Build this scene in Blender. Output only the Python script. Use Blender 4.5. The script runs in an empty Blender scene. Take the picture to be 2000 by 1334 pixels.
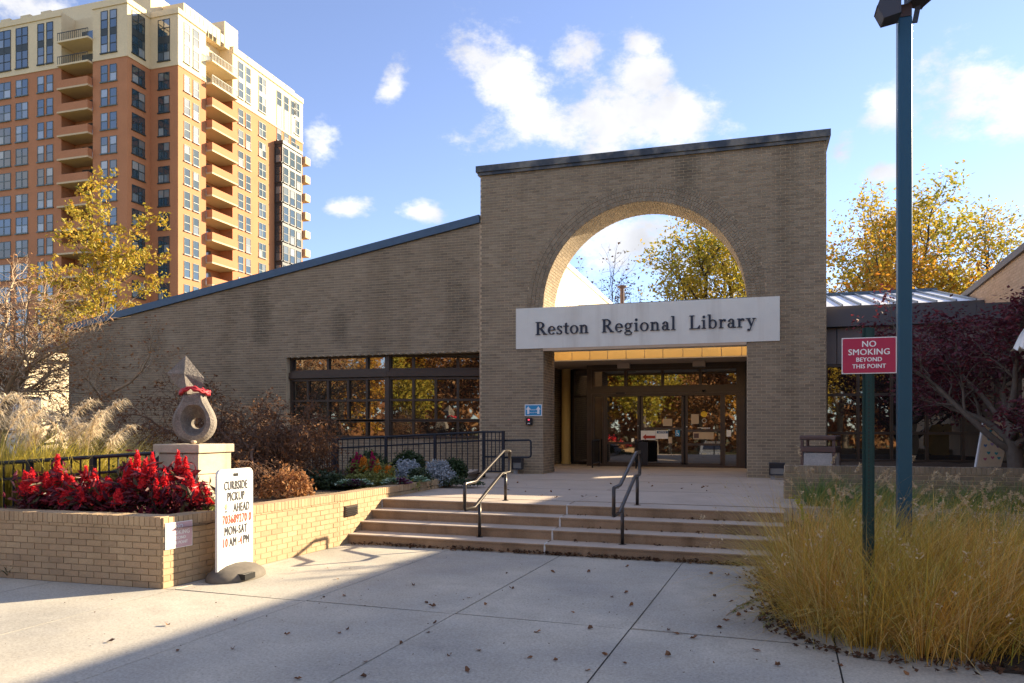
import bpy, math, random
import numpy as np
from mathutils import Vector
from mathutils.geometry import tessellate_polygon
R = math.radians
rnd = random.Random(7)
NR = np.random.default_rng(11)
S = bpy.context.scene
COL = S.collection

# ------------------------------------------------------------------ camera
YAW = R(17.2); FPX = 1515.0; CAMZ = 1.65; HZ = 839.0
cam = bpy.data.objects.new('camera', bpy.data.cameras.new('camera')); COL.objects.link(cam)
cam.location = (0, 0, CAMZ); cam.rotation_euler = (R(90), 0, YAW)
cam.data.sensor_width = 36; cam.data.lens = 36 * FPX / 2000; cam.data.shift_y = (HZ - 667) / 2000
cam.data.clip_end = 3000; cam.data.clip_start = .05
S.camera = cam
# ------------------------------------------------------------------ sun, sky, exposure
SUN_AZ, SUN_EL = R(45), R(22.3)
SKY_STRENGTH = .10
SUNV = Vector((math.sin(SUN_AZ) * math.cos(SUN_EL), math.cos(SUN_AZ) * math.cos(SUN_EL), math.sin(SUN_EL)))
sun = bpy.data.objects.new('sun', bpy.data.lights.new('sun', 'SUN')); COL.objects.link(sun)
sun.data.energy = 4.4; sun.data.angle = R(.6); sun.data.color = (1, .81, .53)
sun.rotation_euler = (-SUNV).to_track_quat('-Z', 'Y').to_euler(); sun.location = (20, 20, 30)
S.view_settings.view_transform = 'Standard'; S.view_settings.look = 'None'
S.view_settings.exposure = 1.95; S.view_settings.gamma = 1; S.view_settings.use_curve_mapping = False
S.cycles.use_denoising = True
S.cycles.max_bounces = 7; S.cycles.diffuse_bounces = 4; S.cycles.glossy_bounces = 3
S.cycles.transmission_bounces = 2; S.cycles.transparent_max_bounces = 4
S.cycles.sample_clamp_indirect = 6

FW = np.array([-math.sin(YAW), math.cos(YAW), 0]); RT = np.array([math.cos(YAW), math.sin(YAW), 0]); C0 = np.array([0, 0, CAMZ])
def ray(x, y): return FW + RT * (x - 1000) / FPX + np.array([0, 0, 1]) * (HZ - y) / FPX
def at(x, y, X=None, Y=None, z=None, d=None):
    """where the line of sight through a point of the photograph meets a plane of the place"""
    v = ray(x, y)
    t = X / v[0] if X is not None else Y / v[1] if Y is not None else (z - CAMZ) / v[2] if z is not None else d
    return C0 + v * t
def pix(P):
    v = np.array(P, float) - C0; w = v @ FW
    return 1000 + FPX * (v @ RT) / w, HZ - FPX * v[2] / w

def make_world():
    W = bpy.data.worlds.new('World'); S.world = W; W.use_nodes = True
    nt = W.node_tree; nt.nodes.clear(); N = nt.nodes; L = nt.links
    def nd(t, **k):
        n = N.new(t)
        for a, b in k.items(): setattr(n, a, b)
        return n
    def mth(op, a, b=None, c=None, clamp=False):
        n = nd('ShaderNodeMath', operation=op); n.use_clamp = clamp
        for i, v in enumerate((a, b, c)):
            if v is None: continue
            if isinstance(v, (int, float)): n.inputs[i].default_value = v
            else: L.new(v, n.inputs[i])
        return n.outputs[0]
    out = nd('ShaderNodeOutputWorld'); bg = nd('ShaderNodeBackground'); bg.inputs[1].default_value = SKY_STRENGTH
    L.new(bg.outputs[0], out.inputs[0])
    sky = nd('ShaderNodeTexSky', sky_type='NISHITA', sun_disc=False)
    sky.sun_elevation = SUN_EL; sky.sun_rotation = SUN_AZ; sky.air_density = 1.0; sky.dust_density = .15; sky.ozone_density = 4; sky.altitude = 1200
    tc = nd('ShaderNodeTexCoord'); D = tc.outputs['Generated']
    # fbm that breaks up the cloud edges
    nz = nd('ShaderNodeTexNoise'); nz.inputs['Scale'].default_value = 8.5; nz.inputs['Detail'].default_value = 14; nz.inputs['Roughness'].default_value = .66
    mp = nd('ShaderNodeMapping'); mp.inputs['Scale'].default_value = (1, 1, 1.7); L.new(D, mp.inputs[0]); L.new(mp.outputs[0], nz.inputs['Vector'])
    blobs = []
    # (photo x, y, half width, half height)
    for q in [(985, 150, 95, 85), (1025, 215, 110, 75), (950, 265, 85, 45), (1180, 225, 170, 85), (1330, 240, 115, 60), (1130, 105, 75, 45), (1235, 150, 95, 60),
              (70, 15, 130, 35), (628, 290, 48, 42), (675, 408, 52, 22), (825, 414, 42, 22), (768, 172, 34, 36),
              (1900, 150, 120, 70), (2020, 170, 120, 80), (1735, 225, 65, 38), (1720, 335, 55, 22), (1640, 300, 40, 50),
              (1210, 470, 150, 70), (1120, 455, 90, 50), (1330, 520, 160, 40), (1250, 90, 55, 22)]:
        c = Vector(ray(q[0], q[1])).normalized(); k = c.dot(Vector(FW)) / FPX
        blobs.append((c, q[2] * k, q[3] * k))
    r2 = random.Random(5)
    for i in range(52):                                  # unseen cloud behind the view, denser than in it, added to fill the shade
        az = r2.uniform(R(48), R(292)) - YAW; el = R(r2.uniform(5, 70))
        c = Vector((math.sin(az) * math.cos(el), math.cos(az) * math.cos(el), math.sin(el)))
        blobs.append((c, r2.uniform(.12, .26), r2.uniform(.06, .14)))
    best = None
    for c, a, b in blobs:
        m = nd('ShaderNodeMapping', vector_type='TEXTURE')
        U = Vector((0, 0, 1)).cross(c).normalized() * -1
        V = U.cross(c).normalized() * -1
        from mathutils import Matrix
        rot = Matrix((U, c, V)).transposed().to_euler()
        m.inputs['Location'].default_value = c; m.inputs['Rotation'].default_value = rot; m.inputs['Scale'].default_value = (a, .45, b)
        L.new(D, m.inputs[0])
        ln = nd('ShaderNodeVectorMath', operation='LENGTH'); L.new(m.outputs[0], ln.inputs[0])
        best = ln.outputs['Value'] if best is None else mth('SMOOTH_MIN', best, ln.outputs['Value'], .25)
    f = mth('SUBTRACT', nz.outputs[0], .5)
    t = mth('ADD', mth('SUBTRACT', 1.0, best), mth('MULTIPLY', f, 4.0))
    al = nd('ShaderNodeMapRange', interpolation_type='SMOOTHSTEP'); L.new(t, al.inputs[0])
    al.inputs[1].default_value = .05; al.inputs[2].default_value = .85
    # brightness inside a cloud: thick parts a little greyer
    n2 = nd('ShaderNodeTexNoise'); n2.inputs['Scale'].default_value = 9; n2.inputs['Detail'].default_value = 8; L.new(D, n2.inputs['Vector'])
    br = nd('ShaderNodeMapRange'); L.new(n2.outputs[0], br.inputs[0]); br.inputs[1].default_value = .35; br.inputs[2].default_value = .68
    br.inputs[3].default_value = .33 / SKY_STRENGTH; br.inputs[4].default_value = .20 / SKY_STRENGTH
    cc = nd('ShaderNodeMix', data_type='RGBA', blend_type='MULTIPLY'); cc.inputs[0].default_value = 1
    L.new(br.outputs[0], cc.inputs[6]); cc.inputs[7].default_value = (.99, .985, 1, 1)
    mx = nd('ShaderNodeMix', data_type='RGBA'); L.new(mth('MULTIPLY', al.outputs[0], .93), mx.inputs[0])
    hs = nd('ShaderNodeHueSaturation'); hs.inputs['Hue'].default_value = .510; hs.inputs['Saturation'].default_value = .86; hs.inputs['Value'].default_value = .73; L.new(sky.outputs[0], hs.inputs['Color'])
    L.new(hs.outputs[0], mx.inputs[6]); L.new(cc.outputs[2], mx.inputs[7])
    L.new(mx.outputs[2], bg.inputs[0])
make_world()

# ------------------------------------------------------------------ materials
MAT = {}
def mat(name, col=(.5, .5, .5), rough=.8, metal=0, ior=1.45, var=0, scale=6, dark=None, bump=0, bscale=40, island=None, obj_rand=True,
        streak=None, trans=0, patch=None, fine=None, emit=None, coat=0, spots=None, stains=()):
    """procedural material. var: noise variation; island: list of colours picked per piece; streak: weathering colour, amount; patch: second colour by large noise"""
    m = bpy.data.materials.new(name); MAT[name] = m; m.use_nodes = True
    nt = m.node_tree; N = nt.nodes; L = nt.links; P = N['Principled BSDF']; out = N['Material Output']
    def nd(t, **k):
        n = N.new(t)
        for a, b in k.items(): setattr(n, a, b)
        return n
    def mixc(f, a, b, mode='MIX'):
        n = nd('ShaderNodeMix', data_type='RGBA', blend_type=mode)
        for i, v in ((0, f), (6, a), (7, b)):
            if isinstance(v, (int, float)): n.inputs[i].default_value = v
            elif isinstance(v, tuple): n.inputs[i].default_value = (*v[:3], 1)
            else: L.new(v, n.inputs[i])
        return n.outputs[2]
    def rng(v, a, b, c=0., d=1.):
        n = nd('ShaderNodeMapRange'); L.new(v, n.inputs[0])
        for i, q in enumerate((a, b, c, d)): n.inputs[i + 1].default_value = q
        return n.outputs[0]
    geo = nd('ShaderNodeNewGeometry'); pos = geo.outputs['Position']
    def noise(sc, det=4, ro=.55, vec=None):
        n = nd('ShaderNodeTexNoise'); n.inputs['Scale'].default_value = sc; n.inputs['Detail'].default_value = det; n.inputs['Roughness'].default_value = ro
        L.new(vec if vec is not None else pos, n.inputs['Vector']); return n.outputs[0]
    P.inputs['Roughness'].default_value = rough; P.inputs['Metallic'].default_value = metal; P.inputs['IOR'].default_value = ior
    if coat: P.inputs['Coat Weight'].default_value = coat; P.inputs['Coat Roughness'].default_value = .08
    c = None
    if island:
        rn = geo.outputs['Random Per Island']
        if obj_rand:
            oi = nd('ShaderNodeObjectInfo'); a = nd('ShaderNodeMath', operation='ADD'); L.new(rn, a.inputs[0]); L.new(oi.outputs['Random'], a.inputs[1])
            fr = nd('ShaderNodeMath', operation='FRACT'); L.new(a.outputs[0], fr.inputs[0]); rn = fr.outputs[0]
        cr = nd('ShaderNodeValToRGB'); L.new(rn, cr.inputs[0]); cr.color_ramp.interpolation = 'LINEAR'
        el = cr.color_ramp.elements; n = len(island)
        while len(el) < n: el.new(.5)
        for i, q in enumerate(island): el[i].position = i / (n - 1); el[i].color = (*q, 1)
        c = cr.outputs[0]
    if c is None: c = mixc(0., tuple(col), tuple(col))
    if patch: c = mixc(rng(noise(patch[1], 3), .42, .6), c, mixc(1., c, tuple(patch[0]), 'MULTIPLY') if len(patch) > 2 else tuple(patch[0]))
    if var:
        c = mixc(1., c, rng(noise(scale, 6, .65), .25, .75, 1 - var, 1 + var), 'MULTIPLY')
    if fine: c = mixc(1., c, rng(noise(fine[0], 2, .7), .3, .7, 1 - fine[1], 1 + fine[1]), 'MULTIPLY')
    if spots:                                            # small dark speckles
        c = mixc(rng(noise(spots[0], 3, .6), spots[1], spots[1] + .05), c, tuple(spots[2]))
    if streak:                                           # weathering that runs down the surface
        mp = nd('ShaderNodeMapping'); mp.inputs['Scale'].default_value = (streak[2], streak[2], streak[2] * .06); L.new(pos, mp.inputs[0])
        c = mixc(rng(noise(1, 5, .6, mp.outputs[0]), .5, .78, 0., streak[1]), c, mixc(1., c, tuple(streak[0]), 'MULTIPLY'))
    for sx, sz, hx, hz, amt in stains:                   # single old water stains on the masonry
        v1 = nd('ShaderNodeVectorMath', operation='SUBTRACT'); L.new(pos, v1.inputs[0]); v1.inputs[1].default_value = (sx, 18.4, sz)
        v2 = nd('ShaderNodeVectorMath', operation='MULTIPLY'); L.new(v1.outputs[0], v2.inputs[0]); v2.inputs[1].default_value = (1 / hx, 0, 1 / hz)
        v3 = nd('ShaderNodeVectorMath', operation='LENGTH'); L.new(v2.outputs[0], v3.inputs[0])
        ad = nd('ShaderNodeMath', operation='MULTIPLY_ADD'); L.new(noise(3.2, 5, .7), ad.inputs[0]); ad.inputs[1].default_value = -1.6; L.new(v3.outputs['Value'], ad.inputs[2])
        c = mixc(rng(ad.outputs[0], .35, -.45, 0., amt), c, mixc(1., c, (.30, .31, .30), 'MULTIPLY'))
    L.new(c, P.inputs['Base Color'])
    if bump:
        b = nd('ShaderNodeBump'); b.inputs['Strength'].default_value = bump; b.inputs['Distance'].default_value = .02; L.new(noise(bscale, 5, .65), b.inputs['Height']); L.new(b.outputs[0], P.inputs['Normal'])
    if trans:
        t = nd('ShaderNodeBsdfTranslucent'); L.new(c, t.inputs[0]); mx = nd('ShaderNodeMixShader'); mx.inputs[0].default_value = trans
        L.new(P.outputs[0], mx.inputs[1]); L.new(t.outputs[0], mx.inputs[2]); L.new(mx.outputs[0], out.inputs[0])
    if emit: P.inputs['Emission Color'].default_value = (*emit[0], 1); P.inputs['Emission Strength'].default_value = emit[1]
    return m

STAINS = [(-12.93, 4.88, 0.4, 0.99, 0.54), (-10.48, 4.37, 0.27999999999999997, 0.68, 0.58), (-7.12, 4.76, 0.36000000000000004, 1.04, 0.43), (-1.45, 7.61, 0.32000000000000006, 0.74, 0.65), (-16.57, 4.16, 0.48, 0.74, 0.43), (-2.65, 8.0, 0.6400000000000001, 0.18, 0.36)]
mat('facade_brick', island=[(.24, .184, .122), (.29, .226, .152), (.262, .203, .137), (.322, .252, .172), (.212, .163, .11), (.275, .213, .145)], rough=.85, var=.14, scale=1.1,
    streak=((.50, .48, .44), .8, .9), fine=(90, .14), bump=.15, bscale=120, stains=STAINS)
mat('facade_mortar', (.62, .49, .32), .95, var=.2, scale=3, streak=((.6, .55, .5), .6, 1.1))
mat('planter_brick', island=[(.37, .26, .155), (.42, .30, .185), (.39, .28, .17), (.45, .33, .20), (.33, .235, .145)], rough=.88, var=.16, scale=2.5,
    streak=((.7, .66, .6), .5, 2.0), fine=(110, .14), bump=.2, bscale=130)
mat('planter_mortar', (.34, .26, .16), .95, var=.35, scale=2.2)
mat('dark_coping', (.035, .045, .06), .5, var=.35, scale=5, patch=((.16, .15, .13), 2.2))
mat('blue_coping', (.06, .10, .15), .45, metal=.3, var=.15)
mat('cream_panel', (.74, .72, .65), .8, var=.05, scale=3, streak=((.68, .64, .6), .7, 2.6), spots=(55, .68, (.25, .22, .2)))
mat('letter_black', (.018, .026, .045), .45)
mat('gold_panel', (.72, .47, .16), .45, metal=.0, var=.10, scale=2)
mat('soffit_paint', (.50, .42, .36), .8)
mat('column_paint', (.66, .47, .17), .6, var=.06)
mat('bronze_frame', (.075, .055, .042), .42, metal=.35, var=.12)
mat('glass_dark', (.012, .011, .010), .015, ior=2.7)
mat('spandrel', (.16, .135, .125), .5, var=.08, metal=.1)
mat('grey_fascia', (.085, .085, .095), .5, metal=.2)
mat('roof_metal', (.78, .79, .80), .42, metal=.35)
mat('roof_rib', (.16, .2, .25), .4, metal=.5)
mat('tan_wall', (.55, .40, .27), .9, var=.1, scale=4)
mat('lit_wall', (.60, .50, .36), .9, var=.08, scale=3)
mat('concrete', (.43, .40, .345), .92, var=.21, scale=2.8, fine=(45, .2), bump=.12, bscale=70, spots=(38, .65, (.2, .2, .21)), patch=((.74, .76, .8), .7, 1))
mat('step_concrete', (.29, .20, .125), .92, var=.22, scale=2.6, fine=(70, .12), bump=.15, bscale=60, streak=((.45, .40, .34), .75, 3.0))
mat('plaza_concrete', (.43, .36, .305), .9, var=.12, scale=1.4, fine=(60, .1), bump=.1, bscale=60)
mat('joint', (.045, .042, .04), .95)
mat('sealant', (.52, .52, .51), .7, var=.2, scale=20)
mat('rail_bronze', (.055, .047, .043), .28, metal=.55, var=.2, scale=14)
mat('fence_black', (.012, .017, .028), .38)
mat('mulch', (.075, .05, .035), 1, var=.5, scale=14, fine=(60, .5), bump=.9, bscale=45)
mat('soil_dark', (.05, .035, .025), 1, var=.5, scale=10, bump=.8, bscale=40)
mat('lawn', (.07, .085, .025), 1, var=.4, scale=.6, fine=(20, .4), patch=((.22, .17, .06), .35))
mat('asphalt', (.06, .06, .062), .9, var=.2, fine=(50, .2))
mat('stone_block', (.50, .42, .32), .9, var=.16, scale=6, fine=(80, .1), bump=.2, bscale=60, streak=((.5, .47, .42), .6, 4))
mat('sculpture_stone', (.21, .185, .165), .9, var=.34, scale=9, bump=.9, bscale=38, fine=(55, .3))
mat('red_cloth', (.42, .02, .035), .6, var=.2)
mat('white_plastic', (.66, .665, .67), .35)
mat('base_rubber', (.12, .105, .09), .75, var=.2, scale=14)
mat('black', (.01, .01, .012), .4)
mat('ink_dark', (.015, .015, .025), .6)
mat('ink_red', (.42, .05, .025), .6)
mat('ink_tan', (.5, .38, .2), .6)
mat('sign_red', (.42, .025, .075), .4)
mat('sign_glare', (.62, .42, .46), .25, coat=.5)  # sun glare on the plate is put into this pale pink
mat('sign_white', (.82, .82, .82), .4)
mat('sign_blue', (.02, .27, .52), .4)
mat('sign_navy', (.01, .09, .22), .4)
mat('post_green', (.012, .05, .05), .4, metal=.3)
mat('pole_blue', (.025, .09, .145), .35, metal=.35)
mat('lamp_head', (.06, .062, .075), .4, metal=.3)
mat('lens', (.25, .24, .22), .15, ior=1.6)
mat('aggregate', (.42, .40, .38), .95, fine=(150, .5), var=.2, bump=.8, bscale=160)
mat('can_bronze', (.10, .062, .055), .45, metal=.3)
mat('paper', (.85, .84, .82), .8)
mat('beige_paper', (.55, .42, .28), .8)
mat('panel_tan', (.78, .62, .42), .8, var=.08, scale=12)
mat('yellow', (.8, .5, .02), .5)
mat('tower_brick', (.43, .185, .093), .9, var=.08, scale=.4, fine=(9, .10))
mat('tower_cream', (.66, .54, .36), .9, var=.06, scale=.3, fine=(5, .05))
mat('tower_slab', (.55, .42, .27), .9)
mat('tower_frame', (.10, .13, .14), .5)
mat('tower_frame_dark', (.03, .04, .045), .5)
mat('tower_glass', island=[(.02, .04, .06), (.03, .06, .085), (.025, .05, .07), (.02, .045, .065), (.30, .33, .35)], rough=.06, ior=2.2)
mat('tower_metal', (.05, .055, .065), .5, metal=.3)
mat('bark_grey', (.13, .105, .085), .95, var=.25, scale=12, bump=.4, bscale=50)
mat('bark_dark', (.055, .042, .036), .95, var=.3, scale=14, bump=.4, bscale=40)
mat('bark_tan', (.42, .31, .2), .95, var=.25, scale=9)
mat('bark_brown', (.13, .075, .05), .95, var=.3, scale=9)
mat('leaf_maple', island=[(.09, .018, .032), (.135, .028, .045), (.06, .016, .03), (.21, .032, .04), (.105, .026, .042), (.08, .022, .026)], rough=.6, trans=.35)
mat('leaf_ginkgo', island=[(.48, .33, .03), (.26, .25, .03), (.55, .36, .04), (.36, .31, .04), (.5, .26, .03)], rough=.6, trans=.4)
mat('leaf_green_gold', island=[(.30, .31, .04), (.50, .38, .04), (.20, .24, .03), (.42, .36, .05), (.50, .30, .03)], rough=.6, trans=.4, patch=((.46, .33, .04), .12))
mat('leaf_orange', island=[(.50, .23, .03), (.58, .32, .03), (.40, .15, .02), (.62, .40, .04), (.34, .2, .03)], rough=.6, trans=.4)
mat('leaf_brown', island=[(.13, .06, .028), (.19, .085, .035), (.09, .045, .025), (.24, .11, .04)], rough=.8, trans=.25)
mat('leaf_rust', island=[(.33, .15, .06), (.4, .2, .08), (.24, .10, .045), (.45, .25, .11)], rough=.8, trans=.3)
mat('leaf_boxwood', island=[(.025, .055, .015), (.04, .075, .02), (.02, .04, .012)], rough=.5, trans=.2)
mat('leaf_ivy', island=[(.03, .06, .025), (.05, .085, .035), (.075, .10, .045), (.025, .045, .022)], rough=.45, trans=.2)
mat('leaf_creeper', island=[(.20, .22, .05), (.30, .30, .08), (.12, .16, .04), (.36, .34, .12)], rough=.6, trans=.3)
mat('leaf_silver', island=[(.33, .37, .42), (.42, .46, .50), (.25, .30, .35)], rough=.8, trans=.15)
mat('leaf_cabbage', island=[(.13, .26, .12), (.40, .50, .40), (.07, .18, .08)], rough=.5)
mat('leaf_purple', island=[(.10, .03, .09), (.16, .05, .13), (.06, .02, .05)], rough=.5)
mat('leaf_celosia', island=[(.16, .014, .035), (.07, .012, .03), (.26, .025, .04), (.04, .014, .016), (.10, .09, .03)], rough=.5, trans=.25)
mat('plume_red', island=[(.72, .02, .035), (.85, .04, .05), (.6, .012, .035)], rough=.7, trans=.3)
mat('plume_pink', island=[(.45, .01, .10), (.55, .03, .16)], rough=.7, trans=.3)
mat('plume_orange', island=[(.75, .25, .02), (.8, .36, .04)], rough=.7, trans=.3)
mat('grass_gold', island=[(.74, .40, .05), (.82, .54, .17), (.50, .24, .035), (.84, .64, .30), (.40, .36, .05), (.78, .43, .055), (.32, .16, .035), (.80, .50, .10)], rough=.7, trans=.22, patch=((.80, .92, .72), 1.3, 1))
mat('grass_thatch', island=[(.16, .09, .03), (.10, .06, .025), (.20, .17, .05), (.07, .045, .02), (.14, .16, .04)], rough=.9)
mat('grass_green', island=[(.08, .18, .04), (.13, .25, .06), (.22, .30, .09), (.06, .12, .03)], rough=.6, trans=.35)
mat('seed_head', island=[(.60, .46, .28), (.68, .55, .38), (.50, .37, .22)], rough=.9, trans=.3)
mat('plume_cream', island=[(.78, .66, .48), (.84, .73, .56), (.68, .55, .38)], rough=.9, trans=.4)
mat('grass_lime', island=[(.50, .42, .07), (.60, .50, .12), (.38, .33, .06)], rough=.7, trans=.4)
mat('goldenrod', island=[(.5, .45, .02), (.3, .35, .03)], rough=.7, trans=.3)
mat('leaf_dead', island=[(.13, .06, .03), (.20, .09, .04), (.08, .04, .025), (.26, .12, .05), (.15, .08, .06)], rough=.8)
mat('litter', island=[(.06, .03, .018), (.10, .045, .02), (.04, .022, .016), (.16, .08, .035)], rough=.95)
mat('car_silver', (.48, .49, .5), .25, metal=.7, coat=.6)
mat('wood_gold', (.72, .48, .17), .7, var=.12, scale=8)
HEARTS = [mat('heart_' + n, c, .6) for n, c in (('blue', (.10, .22, .42)), ('pink', (.55, .16, .22)), ('purple', (.16, .07, .25)), ('teal', (.06, .32, .36)), ('lilac', (.42, .30, .5)))]

# ------------------------------------------------------------------ mesh helpers
class MB:
    def __init__(s): s.V = []; s.F = []
    def add(s, v, f):
        n = len(s.V); s.V += [tuple(map(float, p)) for p in v]; s.F += [tuple(n + i for i in q) for q in f]; return s
    def hexa(s, b, t):                                   # two matching quads
        return s.add(list(b) + list(t), [(3, 2, 1, 0), (4, 5, 6, 7), (0, 1, 5, 4), (1, 2, 6, 5), (2, 3, 7, 6), (3, 0, 4, 7)])
    def box(s, x0, y0, z0, x1, y1, z1):
        return s.hexa([(x0, y0, z0), (x1, y0, z0), (x1, y1, z0), (x0, y1, z0)], [(x0, y0, z1), (x1, y0, z1), (x1, y1, z1), (x0, y1, z1)])
    def obox(s, O, U, V, W):                             # box from a corner and three edges
        O, U, V, W = (np.array(q, float) for q in (O, U, V, W))
        b = [O, O + U, O + U + V, O + V]; return s.hexa(b, [p + W for p in b])
    def prism(s, poly, w):                               # any planar polygon pushed along w
        w = Vector(w); P = [Vector(p) for p in poly]; n = len(P)
        tri = tessellate_polygon([P]); base = len(s.V)
        s.V += [tuple(p) for p in P] + [tuple(p + w) for p in P]
        for a, b, c in tri: s.F += [(base + a, base + b, base + c), (base + n + c, base + n + b, base + n + a)]
        for i in range(n): j = (i + 1) % n; s.F.append((base + i, base + j, base + n + j, base + n + i))
        return s
    def tube(s, pts, rad, n=6, cap=True):
        P = [Vector(p) for p in pts]
        if isinstance(rad, (int, float)): rad = [rad] * len(P)
        base = len(s.V); prev = None
        for i, p in enumerate(P):
            t = (P[min(i + 1, len(P) - 1)] - P[max(i - 1, 0)])
            if t.length < 1e-9: t = Vector((0, 0, 1))
            t.normalize()
            a = prev - t * prev.dot(t) if prev is not None else t.orthogonal()
            if a.length < 1e-6: a = t.orthogonal()
            a.normalize(); prev = a; b = t.cross(a)
            for k in range(n):
                an = 2 * math.pi * k / n; s.V.append(tuple(p + (a * math.cos(an) + b * math.sin(an)) * rad[i]))
        for i in range(len(P) - 1):
            for k in range(n):
                l = (k + 1) % n; s.F.append((base + i * n + k, base + i * n + l, base + (i + 1) * n + l, base + (i + 1) * n + k))
        if cap: s.F.append(tuple(base + k for k in range(n))[::-1]); s.F.append(tuple(base + (len(P) - 1) * n + k for k in range(n)))
        return s
    def lathe(s, prof, c, n=24):
        base = len(s.V)
        for r, z in prof:
            for k in range(n): a = 2 * math.pi * k / n; s.V.append((c[0] + r * math.cos(a), c[1] + r * math.sin(a), c[2] + z))
        for i in range(len(prof) - 1):
            for k in range(n): l = (k + 1) % n; s.F.append((base + i * n + k, base + i * n + l, base + (i + 1) * n + l, base + (i + 1) * n + k))
        return s

WL = {}
def wl(o):
    v = Vector((0, 0, 0))
    while o is not None: v = v + o.location; o = o.parent
    return v
def build(name, mb, material, parent=None, loc=None, smooth=False, bevel=0):
    me = bpy.data.meshes.new(name)
    off = wl(parent) if parent is not None else Vector((0, 0, 0))
    if loc is not None: off = Vector(loc)
    if isinstance(mb, MB): V = np.array(mb.V, float).reshape(-1, 3); F = mb.F
    else: V, F = mb
    V = V - np.array(off)
    if isinstance(F, np.ndarray):
        k = F.shape[1]; nf = len(F)
        me.vertices.add(len(V)); me.vertices.foreach_set('co', V.astype(np.float32).ravel())
        me.loops.add(nf * k); me.loops.foreach_set('vertex_index', F.astype(np.int32).ravel())
        me.polygons.add(nf); me.polygons.foreach_set('loop_start', np.arange(0, nf * k, k, dtype=np.int32)); me.update(calc_edges=True)
    else:
        me.from_pydata([tuple(v) for v in V], [], F); me.update()
    me.materials.append(MAT[material] if isinstance(material, str) else material)
    if isinstance(F, np.ndarray) and not smooth: me.shade_flat()
    if smooth: me.polygons.foreach_set('use_smooth', [True] * len(me.polygons)); me.update()
    o = bpy.data.objects.new(name, me); COL.objects.link(o)
    if parent is not None: o.parent = parent
    if loc is not None: o.location = Vector(loc) - (wl(parent) if parent is not None else Vector((0, 0, 0)))
    if bevel:
        b = o.modifiers.new('bevel', 'BEVEL'); b.width = bevel; b.segments = 2; b.limit_method = 'ANGLE'
    return o
def tag(o, label=None, cat=None, group=None, kind=None):
    for k, v in (('label', label), ('category', cat), ('group', group), ('kind', kind)):
        if v: o[k] = v
    return o
def thing(name, label, cat, loc=(0, 0, 0), group=None):
    o = bpy.data.objects.new(name, None); COL.objects.link(o); o.location = loc; o.empty_display_size = .2
    return tag(o, label, cat, group)
def solo(name, mb, material, label, cat, group=None, loc=None, **k):
    if loc is None:
        V = np.array(mb.V if isinstance(mb, MB) else mb[0]); loc = ((V[:, 0].min() + V[:, 0].max()) / 2, (V[:, 1].min() + V[:, 1].max()) / 2, V[:, 2].min())
    return tag(build(name, mb, material, loc=loc, **k), label, cat, group)
def copy_tree(o, parent=None):
    c = o.copy(); COL.objects.link(c)
    if parent is not None: c.parent = parent
    for ch in list(o.children): copy_tree(ch, c)
    return c
def text(name, s, size, material, parent, O, U, V, depth=.003, bold=0., align='CENTER', spacing=1.0, double=0.):
    """lettering laid on a plane: O is the anchor on the baseline, U reads along, V is up"""
    cu = bpy.data.curves.new('t', 'FONT'); cu.body = s; cu.size = size; cu.align_x = align; cu.extrude = depth / 2; cu.offset = bold; cu.space_character = spacing; cu.resolution_u = 3
    ob = bpy.data.objects.new('t', cu); COL.objects.link(ob)
    me = bpy.data.meshes.new_from_object(ob.evaluated_get(bpy.context.evaluated_depsgraph_get()))
    bpy.data.objects.remove(ob)
    n = len(me.vertices); a = np.zeros(n * 3, np.float32); me.vertices.foreach_get('co', a); a = a.reshape(-1, 3)
    if double:                                           # a heavier stroke: the same letters again, a hair to the side and proud
        b = a + np.array([double, double * .35, .0006]); a = np.concatenate([a - np.array([double, double * .35, 0]), b]).astype(np.float32); fs_ = [tuple(p.vertices) for p in me.polygons]
        me = bpy.data.meshes.new(name); me.from_pydata(a.tolist(), [], fs_ + [tuple(i + n for i in f) for f in fs_])
    U = np.array(U, float); V = np.array(V, float); W = np.cross(U, V); off = np.array(wl(parent)) if parent is not None else 0
    w = np.array(O) + a[:, :1] * U + a[:, 1:2] * V + a[:, 2:] * W - off
    me.vertices.foreach_set('co', w.astype(np.float32).ravel()); me.update(); me.materials.clear(); me.materials.append(MAT[material])
    o = bpy.data.objects.new(name, me); COL.objects.link(o)
    if parent is not None: o.parent = parent
    return o

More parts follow.
